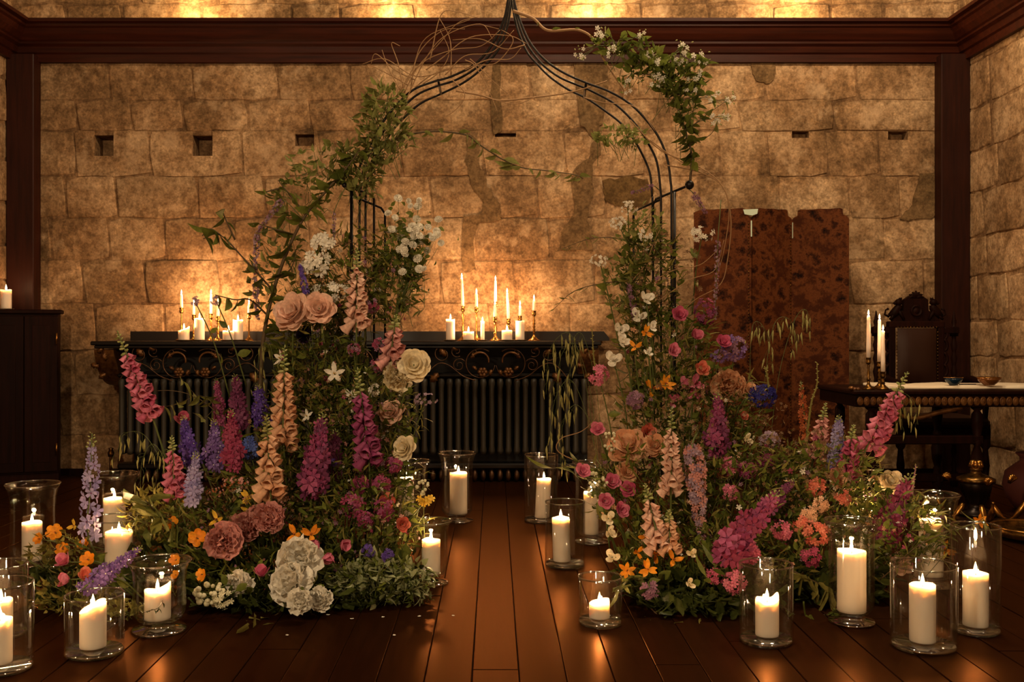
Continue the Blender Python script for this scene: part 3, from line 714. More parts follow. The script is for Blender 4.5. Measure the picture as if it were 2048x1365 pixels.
def shelf_taper(px_, Y, cupy, topy, lab, style=0, lean=0, pw=1.35, r=.0105):
    c = on_shelf(px_, Y); hc = zz(cupy, Y) - SHZ
    stick('brass candlestick holding the ' + lab, c, hc, style)
    taper(lab[0].lower() + lab[1:], c + Vector((0, 0, hc - .0115)), zz(topy, Y) - zz(cupy, Y) + .0115, r, pw, lean)
def shelf_pillar(px_, Y, topy, wpx_, lab, lit=True, pw=.95, top='pool'):
    c = on_shelf(px_, Y); r = wpx_ / 2 * Y / F
    dish('plate under ' + lab, c, r + .018, 'brassd')
    pillar('pillar_candle', lab, c + Vector((0, 0, .0045)), r, zz(topy, Y) - SHZ - .0045, top, pw, (0, 0), None, lit, int(px_))
LS = 'on the shelf among the candles before the leafy branch'; 
shelf_pillar(368, 6.92, 658, 22, 'short tilted pillar candle at the end of the candle row behind the foxglove', top='tilt')
shelf_pillar(399, 6.95, 637, 20, 'tall pillar candle between the tilted short one and the squat one')
shelf_pillar(457, 6.91, 662, 23, 'squat domed candle standing beneath the leafy branch')
shelf_pillar(476, 6.97, 640, 20, 'tall pillar candle right behind the squat domed one')
shelf_taper(363, 7.06, 616, 589, 'taper candle furthest towards the cabinet', 1)
shelf_taper(388, 7.10, 630, 607, 'short taper above the tall pillar at the cabinet end', 0)
shelf_taper(422, 7.06, 628, 588, 'highest taper of the cabinet side candle row', 0)
shelf_taper(436, 6.99, 633, 607, 'taper on a tall thin stick next to the squat domed candle', 2)
shelf_taper(498, 7.02, 628, 606, 'taper candle nearest the leafy diagonal branch', 1)
shelf_pillar(901, 6.93, 639, 18, 'slim pillar candle leading the candle row in the arch opening')
shelf_pillar(937, 6.91, 664, 22, 'squat round candle in the arch opening next to the slim pillar')
shelf_pillar(1014, 6.91, 661, 21, 'short wide candle in the arch opening below the leaning taper')
shelf_pillar(1040, 6.97, 642, 18, 'unlit pillar candle in the arch opening with a taper behind it', False)
shelf_pillar(965, 6.95, 643, 8, 'little slender candle standing low in the arch opening')
shelf_taper(926, 7.05, 613, 556, 'long taper at the leaf side of the arch opening', 2, -.04)
shelf_taper(953, 7.02, 615, 587, 'short taper on a thin stick beside the long leaning one', 1)
shelf_taper(991, 7.08, 604, 561, 'tallest central taper behind another in the arch opening', 0, pw=.55)
shelf_taper(990, 6.96, 634, 606, 'low front taper on a stout stick before the tallest central one', 0)
shelf_taper(1017, 7.06, 638, 586, 'leaning taper above the short wide candle', 0, -.05)
shelf_taper(1040, 7.10, 632, 611, 'taper showing above the unlit pillar', 1)
shelf_taper(1068, 7.02, 622, 599, 'last taper of the arch opening on a beaded stick', 2)
# cabinet candle
c = at(8, 0, 6.95); cbz = 1.2055
dish('glass saucer under the pillar candle on the cabinet', (c.x - .0, 6.98, cbz), .055, 'glass')
pillar('pillar_candle', 'ivory pillar candle on top of the dark cabinet', (c.x, 6.98, cbz + .0045), .036, .135, 'pool', .5, seed=3)
# three tapers on the table
for px_, cup, top, Y, st_, lab in ((1737, 716, 632, 5.68, 0, 'tall outer taper on the carved side table'), (1759, 724, 640, 5.80, 2, 'rear taper on the carved side table'), (1766, 744, 662, 5.70, 0, 'lowest front taper on the carved side table')):
    c = Vector(((px_ - CX) * Y / F, Y, TZ + .001)); hc = zz(cup, Y) - TZ
    stick('aged brass candlestick under the ' + lab, c, hc, st_, 'brassd')
    taper(lab, c + Vector((0, 0, hc - .0115)), zz(top, Y) - zz(cup, Y) + .0115, .0125, .5)

def hurricane(label, cx_, rimw, rimy, basey, style, clabel, cw, ctop, ccx_=None, top='pool', lean=(0, 0), power=.95, footw=None):
    Y = fdep(basey); s = Y / F; c = Vector(((cx_ - CX) * s, Y, 0)); r = rimw / 2 * s
    # the rim is seen at its centre row: solve its height on the same axis
    h = CH - (rimy - CY) * s
    if style == 'cyl':
        b = .022
        prof = [(0, 0), (r * .93, 0), (r * .985, .004), (r, .012), (r, h - .002), (r - .002, h), (r - .004, h - .002), (r - .0045, b + .012), (r - .012, b), (0, b - .003)]
        o = MB().lathe(prof, 40).build('glass_cylinder', M['glass']); o.location = c; tag(o, label, 'glass vase')
        MB().lathe([(r - .0048, h - .001), (r - .0035, h + .0025), (r - .0005, h + .0025), (r + .0008, h - .001), (r - .0005, h - .0035), (r - .0035, h - .0035), (r - .0048, h - .001)], 40).build('rim', M['glassrim'], o)
        MB().lathe([(0, .001), (r * .90, .001), (r * .96, .005), (r * .975, .011), (r * .93, .017), (0, .018)], 40).build('thick_base', M['glassrim'], o)
        zb = b
    else:
        t = thing('hurricane_glass', label, 'glass vase', c); rb = r * .84; fr = (footw / 2 * s) if footw else r * .86
        MB().lathe([(0, 0), (fr * .95, 0), (fr, .004), (fr * .97, .011), (fr * .6, .017), (fr * .5, .024), (fr * .55, .03)], 40).build('foot', M['glassrim'], t)
        MB().lathe([(r - .0038, h - .001), (r - .0025, h + .002), (r, h + .002), (r + .0015, h - .001), (r, h - .003), (r - .0025, h - .003), (r - .0038, h - .001)], 40).build('rim', M['glassrim'], t)
        k = .10 * h / .3
        out = [(0, .030), (rb * .55, .032), (rb * .8, .042), (rb * .95, .062), (rb, .095), (rb * .985, h * .45), (rb * .97, h * .72), (rb * 1.0, h * .86), (rb * 1.08, h * .94), (r, h - .001)]
        inn = [(r - .003, h), (rb * 1.08 - .004, h * .94), (rb - .004, h * .86), (rb * .97 - .004, h * .72), (rb * .985 - .0045, h * .45), (rb - .0045, .097), (rb * .92, .068), (rb * .76, .05), (rb * .5, .041), (0, .040)]
        MB().lathe(out + inn, 40).build('bowl', M['glass'], t)
        zb = .042
    cxx = cx_ if ccx_ is None else ccx_
    rc = cw / 2 * s; hc = CH - (ctop - CY) * s - zb
    pillar('pillar_candle', clabel, (c.x + (cxx - cx_) * s, Y, zb + .0005), rc, hc, top, power, lean, None, True, int(cx_))
HV = [
 ('flared hurricane glass tallest beside the dark cabinet', 66, 104, 968, 1140, 'hur', 'pillar candle in the hurricane glass beside the cabinet', 38, 1045, 64, 'pool', (0, 0)),
 ('flared hurricane glass behind the pale lavender delphinium', 227, 96, 948, 1105, 'hur', 'pillar candle glowing behind the pale lavender delphinium', 42, 997, 229, 'pool', (0, 0)),
 ('straight glass cylinder above the purple stock spike', 237, 112, 1036, 1183, 'cyl', 'broad pillar candle rising above the purple stock spike', 53, 1063, 238, 'pool', (0, 0)),
 ('footed rounded hurricane glass with a drip-sided candle', 319, 124, 1122, 1262, 'hur', 'pillar candle with one melted high side', 51, 1180, 315, 'peak', (0, 0)),
 ('short glass cylinder in front with a slant-topped candle', 189, 114, 1190, 1308, 'cyl', 'slant-topped pillar candle in the front short cylinder', 51, 1212, 186, 'tilt', (0, 0)),
 ('glass cylinder cut by the picture edge at the front', 2, 122, 1166, 1340, 'cyl', 'candle cut by the picture edge at the front', 46, 1238, 0, 'pool', (0, 0)),
 ('glass cylinder behind the one cut by the picture edge', 0, 104, 1128, 1272, 'cyl', 'candle behind the one cut by the picture edge', 44, 1200, 2, 'pool', (0, 0)),
 ('flared hurricane glass half hidden behind the cream roses', 822, 80, 922, 1046, 'hur', 'candle half hidden behind the cream roses', 32, 956, 812, 'pool', (0, 0)),
 ('flared hurricane glass standing free before the radiator', 914, 77, 906, 1043, 'hur', 'tall pillar candle before the radiator in the arch opening', 35, 946, 917, 'pool', (0, 0)),
 ('footed hurricane glass beside the variegated leaves', 862, 82, 1042, 1168, 'hur', 'pillar candle beside the variegated leaves', 37, 1080, 862, 'pool', (0, 0)),
 ('glass cylinder with a leaning candle by the radiator', 1082, 68, 910, 1043, 'cyl', 'leaning pillar candle by the radiator', 29, 958, 1084, 'pool', (.05, 0)),
 ('footed glass cylinder nearest the aisle by the pink roses', 1130, 80, 1004, 1132, 'cyl', 'pillar candle nearest the aisle by the pink roses', 35, 1036, 1124, 'pool', (-.03, 0)),
 ('flared hurricane glass hidden behind white berries', 1186, 84, 926, 1085, 'hur', 'candle hidden behind the white berries', 30, 985, 1182, 'pool', (0, 0)),
 ('squat glass cylinder on the boards with a stub candle', 1200, 88, 1154, 1248, 'cyl', 'stubby melted candle in the squat cylinder', 41, 1206, 1199, 'peak', (0, 0)),
 ('glass cylinder in front of the magenta delphinium', 1532, 106, 1128, 1284, 'cyl', 'ragged-topped candle before the magenta delphinium', 46, 1200, 1534, 'peak', (0, 0)),
 ('tall hurricane glass with the widest candle', 1703, 106, 1042, 1246, 'hur', 'widest pillar candle standing in the tall hurricane glass', 56, 1102, 1703, 'pool', (0, 0)),
 ('broad front glass cylinder with a thick base', 1847, 126, 1130, 1296, 'cyl', 'pillar candle in the broad front cylinder', 50, 1170, 1845, 'pool', (0, 0)),
 ('outermost glass cylinder by the dark corner', 1951, 94, 1052, 1264, 'cyl', 'pillar candle in the outermost cylinder by the dark corner', 48, 1146, 1951, 'pool', (0, 0)),
 ('wide hurricane glass behind trailing orange flowers', 1866, 102, 988, 1172, 'hur', 'candle behind the trailing orange flowers', 46, 1040, 1862, 'pool', (0, 0)),
 ('glass cylinder hidden behind the crimson delphinium', 1740, 90, 990, 1150, 'cyl', 'candle flickering behind the crimson delphinium', 40, 1020, 1735, 'pool', (0, 0)),
]
for a in HV: hurricane(*a)

# ------------------------------------------------------------------ metal arch
ar = thing('garden_arch', 'black wrought metal ogee arch carrying the flowers', 'arch', (0.05, 4.75, 0)); OA = (0.05, 4.75, 0)
R_OUT = [(1027, -30), (1028, 0), (1040, 41), (1060, 85), (1090, 120), (1128, 146), (1173, 166), (1218, 183), (1260, 208), (1294, 242), (1318, 276), (1334, 316), (1341, 362), (1343, 420)]
R_MID = [(1026, -20), (1028, 8), (1038, 50), (1056, 92), (1084, 128), (1118, 154), (1154, 170), (1178, 180), (1231, 209), (1272, 250), (1297, 288), (1314, 326), (1321, 382), (1322, 430)]
R_IN = [(1025, -10), (1026, 18), (1036, 62), (1054, 104), (1074, 128), (1100, 154), (1136, 179), (1173, 197), (1210, 222), (1243, 248), (1268, 280), (1286, 312), (1300, 348), (1304, 390), (1305, 430)]
L_OUT = [(1022, -30), (1016, 0), (1007, 41), (983, 91), (949, 129), (903, 153), (866, 164), (828, 179), (799, 204), (771, 237), (749, 275), (727, 315), (713, 354), (706, 390), (704, 430)]
L_MID = [(1021, -20), (1018, 10), (1009, 52), (988, 98), (955, 134), (912, 160), (872, 173), (834, 190), (805, 216), (776, 250), (752, 288), (731, 326), (722, 372), (719, 430)]
L_IN = [(1022, -10), (1020, 25), (1012, 62), (995, 102), (963, 138), (926, 166), (884, 187), (843, 206), (814, 230), (786, 260), (764, 296), (742, 332), (733, 374), (731, 430)]
for pts, Y in ((R_OUT, 4.62), (R_MID, 4.74), (R_IN, 4.86), (L_OUT, 4.62), (L_MID, 4.74), (L_IN, 4.86)):
    P = [at(x, y, Y) for x, y in pts]; P.append(Vector((P[-1].x, Y, .8))); P.append(Vector((P[-1].x, Y, 0)))
    MB().tube(spline(P, 5), .0056, .0056, 8).build('hoop_rail', M['iron'], ar, OA)
for a, b in (((876, 160), (882, 188)), ((1172, 167), (1168, 196))):
    MB().tube([at(*a, 4.62), at(*b, 4.86)], .006, .006, 6).build('tie_bar', M['iron'], ar, OA)
for pts in ([(690, 372, 4.5), (742, 389, 4.82), (748, 398, 4.84), (748, 470, 4.84)], [(705, 392, 4.62), (762, 416, 4.95), (770, 428, 4.97), (770, 500, 4.97)],
            [(1378, 371, 4.5), (1312, 398, 4.80), (1306, 410, 4.82), (1306, 480, 4.82)], [(1320, 400, 4.75), (1272, 421, 5.02), (1267, 432, 5.04), (1267, 500, 5.04)]):
    P = [at(*q) for q in pts]; P.append(Vector((P[-1].x, P[-1].y, 0)))
    MB().tube(P, .006, .006, 8).build('side_rail', M['iron'], ar, OA)
for px_, Y, y0 in ((703, 4.56, 374), (1349, 4.60, 384)):
    P = at(px_, y0, Y); MB().tube([P, (P.x, P.y, 0)], .0075, .0075, 8).build('upright', M['iron'], ar, OA)
b = at(1379, 370, 4.5); MB().ell(b, (.021, .021, .021), 14, 9).build('ball_finial', M['iron'], ar, OA)
for s_, Y in ((690, 4.5),):
    b = at(689, 371, 4.5); MB().ell(b, (.012, .012, .012), 10, 7).build('ball_finial', M['iron'], ar, OA)
# ------------------------------------------------------------------ plant materials and shared shapes
def petal_mat(name, c0, c1, trans=.28, rough=.55):
    m = bpy.data.materials.new(name); m.use_nodes = True; nt = m.node_tree; B = nt.nodes['Principled BSDF']; out = nt.nodes['Material Output']
    g = N(m, 'ShaderNodeNewGeometry'); oi = N(m, 'ShaderNodeObjectInfo'); ad = N(m, 'ShaderNodeMath', operation='ADD'); L(m, g, 'Random Per Island', ad, 0); L(m, oi, 'Random', ad, 1)
    fr = N(m, 'ShaderNodeMath', operation='FRACT'); L(m, ad, 0, fr, 0)
    r = ramp(m, [(0, c0), (1, c1)]); L(m, fr, 0, r, 'Fac')
    n = noise(m, 70, 1); rn = ramp(m, [(.3, (.78, .78, .78, 1)), (.7, (1.12, 1.12, 1.12, 1))]); L(m, n, 'Fac', rn, 'Fac')
    x = mix(m, 1.0, (r, 'Color'), (rn, 'Color'), 'MULTIPLY'); L(m, x, 2, B, 'Base Color')
    B.inputs['Roughness'].default_value = rough; B.inputs['Specular IOR Level'].default_value = .25
    t = N(m, 'ShaderNodeBsdfTranslucent'); L(m, x, 2, t, 'Color'); ms = N(m, 'ShaderNodeMixShader'); ms.inputs[0].default_value = trans
    L(m, B, 0, ms, 1); L(m, t, 0, ms, 2); L(m, ms, 0, out, 'Surface'); return m
PM = {}
for nm, a, b in (('white', '#eee5d2', '#faf3e4'), ('cream', '#ecd6a8', '#f4e5c4'), ('blush', '#e8b49c', '#f2cbb2'), ('peach', '#d99f78', '#eabd98'), ('apricot', '#d0926a', '#e2b08a'),
                 ('pink', '#c9607f', '#e0899c'), ('rose', '#b8486c', '#cf6a86'), ('dusty', '#c9867e', '#dca096'), ('coral', '#cf6452', '#de8a70'), ('orange', '#e08214', '#f0a02c'), ('yellow', '#e3b02e', '#f1cb58'),
                 ('magenta', '#8a3460', '#ac567e'), ('crimson', '#84294a', '#a84a68'), ('plum', '#662c50', '#88466c'), ('violet', '#4c3184', '#6c50a6'), ('purple', '#6a4a8c', '#8a6cac'),
                 ('blue', '#4658a8', '#687ec6'), ('navy', '#1c1a5c', '#33308a'), ('lavender', '#8c80b2', '#aea2c8'), ('lilac', '#957a8e', '#b79cac'), ('mauve', '#80566c', '#9c7288'), ('black', '#1c0e22', '#321836'),
                 ('rust', '#9a4a28', '#c06a3c'), ('berry', '#d8d0a8', '#ece4c4'), ('bud', '#96a05a', '#c2bc80'), ('straw', '#8f8a4c', '#b5ab6c'), ('brownspray', '#6e5034', '#8e6c4c')):
    PM[nm] = petal_mat('petal_' + nm, a, b)
for nm, a, b in (('green', '#505a24', '#7b8238'), ('olive', '#706a30', '#988e4c'), ('dark', '#333a18', '#505827'), ('lime', '#74783a', '#98985a'), ('autumn', '#6e5a24', '#8a4a22'), ('pale', '#8c9464', '#aeb086')):
    PM[nm] = petal_mat('leaf_' + nm, a, b, .3, .45)
STEM = mat('stem_green', '#4d5622', .6); TWIG = mat('twig_bark', '#94704a', .75); BARK = mat('branch_bark', '#4c3a1e', .7)

def grid_shape(nu, nv, fn):
    v = [fn(i / nu, 2 * j / nv - 1) for i in range(nu + 1) for j in range(nv + 1)]; k = nv + 1
    return np.array(v, float), np.array([(i * k + j, i * k + j + 1, (i + 1) * k + j + 1, (i + 1) * k + j) for i in range(nu) for j in range(nv)])
def _rose(t, s):
    hw = .50 * math.sin(PI * min(1, .10 + .62 * t)) ** .8 * (1 - .35 * max(0, t - .75) / .25 * abs(s))
    return (.34 * math.sin(PI * t * .72) + .16 * t ** 5 - .42 * hw * s * s * (1 - .5 * t), hw * s, t * (1 - .06 * s * s))
def _ruf(t, s):
    hw = .52 * t ** .6
    return (.30 * math.sin(PI * t * .75) + .17 * math.sin(s * 7.5) * t * t - .2 * hw * s * s, hw * s, t * (1 - .14 * s * s + .08 * math.sin(s * 10)))
def _lance(t, s):
    hw = .21 * math.sin(PI * (t * .93 + .07)) ** .75
    return (.12 * math.sin(PI * t) + .10 * t ** 3 - .25 * hw * s * s, hw * s, t)
def _broad(t, s):
    hw = .40 * math.sin(PI * min(1, .08 + .70 * t)) ** .7
    return (.10 * math.sin(PI * t) - .2 * hw * s * s, hw * s, t * (1 - .10 * s * s))
def _leaf(t, s):
    hw = .27 * math.sin(PI * (t ** .8 * .97 + .03)); return (-.18 * t * t + .12 * abs(s) * hw * 3, hw * s, t)
def _thin(t, s):
    hw = .10 * math.sin(PI * (t ** .8 * .96 + .04)); return (-.30 * t * t + .1 * abs(s) * hw, hw * s, t)
def _ivy(t, s):
    hw = .46 * (abs(math.sin(PI * t * 1.0)) ** .7) * (.72 + .28 * math.cos(t * 9.5)); return (-.12 * t * t + .10 * abs(s), hw * s, t)
SH = {'rose': grid_shape(5, 4, _rose), 'ruffle': grid_shape(4, 6, _ruf), 'lance': grid_shape(4, 2, _lance), 'broad': grid_shape(3, 4, _broad),
      'leaf': grid_shape(4, 2, _leaf), 'thin': grid_shape(4, 2, _thin), 'ivy': grid_shape(6, 2, _ivy)}
def _floret():
    v = [(0, 0, -.25)]; f = []
    for k in range(5):
        a = k * 2 * PI / 5; b = .52; c = len(v)
        v += [(.55 * math.cos(a - b), .55 * math.sin(a - b), .02), (.98 * math.cos(a - .28), .98 * math.sin(a - .28), .10), (.98 * math.cos(a + .28), .98 * math.sin(a + .28), .10), (.55 * math.cos(a + b), .55 * math.sin(a + b), .02), (.6 * math.cos(a), .6 * math.sin(a), .10)]
        f += [(0, c, c + 4, c + 4), (c, c + 1, c + 4, c + 4), (c + 1, c + 2, c + 4, c + 4), (c + 2, c + 3, c + 4, c + 4), (c + 3, 0, c + 4, c + 4)]
    return np.array(v), [tuple(q[:3]) for q in f]
SH['floret'] = _floret()
def _from_mb(mb): return np.array(mb.v, float), mb.f
def _bellfn(i, r, z, a):
    k = max(0, (z - .7) / .3); return r * (1 + .10 * k * math.cos(5 * a)), z + .14 * k * math.cos(a)
SH['bell'] = _from_mb(MB().lathe([(.02, -.02), (.13, .03), (.17, .18), (.23, .45), (.27, .72), (.34, .90), (.39, .95), (.32, .90), (.24, .70), (.10, .2)], 10, (0, 0, 0), _bellfn))
SH['bud'] = _from_mb(MB().ell((0, 0, .5), (.26, .26, .5), 6, 4))
SH['berry'] = _from_mb(MB().ell((0, 0, 0), (1, 1, 1), 7, 5))
SH['oat'] = _from_mb(MB().tube([(0, 0, 0), (.05, 0, -.25), (.03, .02, -.6), (0, .02, -1.0)], [.01, .085, .06, .004], None, 5))
_cache = {}
def shape_mesh(sh, m, scale=1.0):
    k = (sh, m.name)
    if k not in _cache:
        me = bpy.data.meshes.new(sh); v, f = SH[sh]; me.from_pydata([tuple(p) for p in v], [], [tuple(int(i) for i in q) for q in f]); me.materials.append(m)
        me.polygons.foreach_set('use_smooth', [True] * len(me.polygons)); me.update(); _cache[k] = me
    return _cache[k]
def scatter(name, sh, mats, m, parent, kind=None):
    """joins transformed copies of a shape into one mesh"""
    if not mats: return None
    v, f = SH[sh]; A = np.array([np.array(x) for x in mats]); n = len(v)
    V = np.einsum('kij,nj->kni', A[:, :3, :3], v) + A[:, None, :3, 3]
    me = bpy.data.meshes.new(name); fs = []
    for k in range(len(mats)): fs.extend([tuple(int(i) + k * n for i in q) for q in f])
    me.from_pydata(V.reshape(-1, 3).tolist(), [], fs); me.materials.append(m); me.polygons.foreach_set('use_smooth', [True] * len(me.polygons)); me.update()
    o = link(name, me, parent)
    if kind: tag(o, kind=kind)
    return o
def TRS(loc, R, s): return Matrix.Translation(loc) @ R @ Matrix.Scale(s, 4)
def ringm(head, R, phi, tilt, s, off=0):
    return Matrix.Translation(head) @ R @ Matrix.Rotation(phi, 4, 'Z') @ Matrix.Translation((off, 0, 0)) @ Matrix.Rotation(tilt, 4, 'Y') @ Matrix.Scale(s, 4)

def dep(px, py, d=0):
    Y = 4.55 if py < 860 else 4.55 - (py - 860) / 390 * .85
    if px < 300: Y = 4.55 - max(0, py - 900) / 300 * .75
    if px > 1700: Y = 4.5 - max(0, py - 900) / 300 * .35
    return Y + d - (.09 if py > 640 else .03)
_side = lambda px: -1 if px < 1000 else 1
def stem_to(head, px, rs):
    """foot of a stem: in the mass of the arrangement, lower and further in than the head"""
    s = _side(px); xc = -.82 if s < 0 else .90
    drop = min(head.z - .02, rs.uniform(.35, .6)); k = .25
    return Vector((head.x + (xc - head.x) * k, head.y + .10 + rs.uniform(0, .08), max(.02, head.z - drop)))
def make_stem(root, base, head, r=.003, leafm='green', nleaf=2, rs=random, lsize=.06):
    mid = (base + head) / 2 + Vector((rs.uniform(-.03, .03), rs.uniform(-.02, .05), .04))
    P = spline([base, mid, head], 5); MB().tube(P, r * 1.2, r * .8, 5).build('stem', STEM, root, base)
    for k in range(nleaf):
        q = P[int(len(P) * (.35 + .5 * k / max(1, nleaf)))]; d = Vector((rs.uniform(-1, 1), rs.uniform(-1, .1), rs.uniform(-.1, .8)))
        link('leaf', shape_mesh('leaf', PM[leafm]), root, TRS(q - base, frame(d), lsize * rs.uniform(.7, 1.2)))
FL = {'rose': ('rose', ((3, .02, .62, .0), (4, .16, .80, .02), (5, .42, .95, .04), (6, .80, 1.02, .06), (6, 1.15, 1.05, .05))),
      'smallrose': ('rose', ((3, .02, .75, 0), (4, .22, .95, .02), (5, .60, 1.05, .05))),
      'peony': ('ruffle', ((4, .05, .70, 0), (6, .28, .88, .04), (7, .60, 1.0, .05), (8, .95, 1.05, .05), (8, 1.35, 1.05, .04))),
      'tulip': ('rose', ((3, .05, 1.25, 0), (3, .22, 1.35, .03))),
      'lily': ('lance', ((3, .95, 1.15, .02), (3, 1.05, 1.1, .02))),
      'cosmos': ('broad', ((6, 1.15, 1.05, .04),)), 'star': ('lance', ((5, 1.05, 1.1, .03),)), 'sweetpea': ('broad', ((2, .35, .9, .02), (3, 1.0, 1.1, .04)))}
def bloom(kind, label, col, px, py, size, d=0, axis=None, cat='flower', group=None, seed=None, nleaf=2, core=None):
    rs = random.Random(int(px * 31 + py * 17 + size))
    Y = dep(px, py, d) + rs.uniform(-.05, .05); head = at(px, py, Y); R = size * Y / F
    base = stem_to(head, px, rs); t = thing({'rose': 'rose', 'smallrose': 'rose', 'peony': 'peony', 'tulip': 'lisianthus', 'lily': 'lily', 'cosmos': 'cosmos_flower', 'star': 'star_flower', 'sweetpea': 'sweet_pea'}[kind], label, cat, base, group)
    ax = Vector(axis) if axis else Vector((rs.uniform(-.45, .45) + .15 * _side(px), -1, rs.uniform(.15, .7)))
    RM = frame(ax); hl = head - base
    make_stem(t, base, head - ax.normalized() * R * .25, .0025 + R * .02, 'green', nleaf, rs)
    sh, rings = FL[kind]; mats = []; JIT = 2.6 if kind == 'peony' else 1
    for n, tilt, s, off in rings:
        p0 = rs.uniform(0, 6.28)
        for k in range(n):
            mats.append(ringm(hl - ax.normalized() * R * .35, RM, p0 + k * 2 * PI / n + rs.uniform(-.12, .12), tilt + rs.uniform(-.09, .09) * JIT, R * s * rs.uniform(1 - .08 * JIT, 1 + .08 * JIT), off * R))
    m = PM[col]
    if size >= 11:
        me = shape_mesh(sh, m)
        for q in mats: link('petal', me, t, q)
    else: scatter('blossom', sh, mats, m, t)
    if kind in ('cosmos', 'lily', 'star'):
        cm_ = [TRS(hl + RM.to_3x3() @ Vector((rs.uniform(-.1, .1) * R, rs.uniform(-.1, .1) * R, -.25 * R + rs.uniform(0, .12) * R)), frame(ax), R * .16) for _ in range(7)]
        scatter('stamens', 'bud', cm_, PM[core or ('yellow' if kind != 'lily' else 'rust')], t, 'stuff')
    else: scatter('calyx', 'leaf', [ringm(hl - ax.normalized() * R * .45, RM, k * 1.257, 1.2, R * .6, 0) for k in range(5)], PM['green'], t)
    return t
def cluster(label, col, px, py, rx, ry=None, d=0, n=40, fl=.30, name='flower_cluster', cat='flower', sh='floret', group=None, col2=None):
    rs = random.Random(int(px * 13 + py * 7)); ry = ry or rx
    Y = dep(px, py, d); c = at(px, py, Y); k = Y / F; base = stem_to(c, px, rs)
    t = thing(name, label, cat, base, group); make_stem(t, base, c, .003, 'green', 2, rs)
    mats = []; stems = MB()
    for i in range(n):
        v = Vector((rs.gauss(0, 1), rs.gauss(0, 1), rs.gauss(0, 1))).normalized()
        if v.y > .35: v.y = -v.y
        rr = rs.uniform(.72, 1.0); p = Vector((v.x * rx * k * rr, v.y * (rx + ry) / 2 * k * rr * .8, v.z * ry * k * rr)) + c - base
        mats.append(TRS(p, frame(v + Vector((rs.uniform(-.3, .3), -.5, rs.uniform(-.2, .4)))), min(rx, ry) * k * fl * rs.uniform(.7, 1.2)))
        if i % 3 == 0: stems.tube([c - base - Vector((0, 0, ry * k * .4)), p], .0012, .0008, 3, False)
    stems.build('pedicels', STEM, t)
    h = len(mats) // 2 if col2 else len(mats)
    scatter('florets', sh, mats[:h], PM[col], t, 'stuff')
    if col2: scatter('florets', sh, mats[h:], PM[col2], t, 'stuff')
    return t
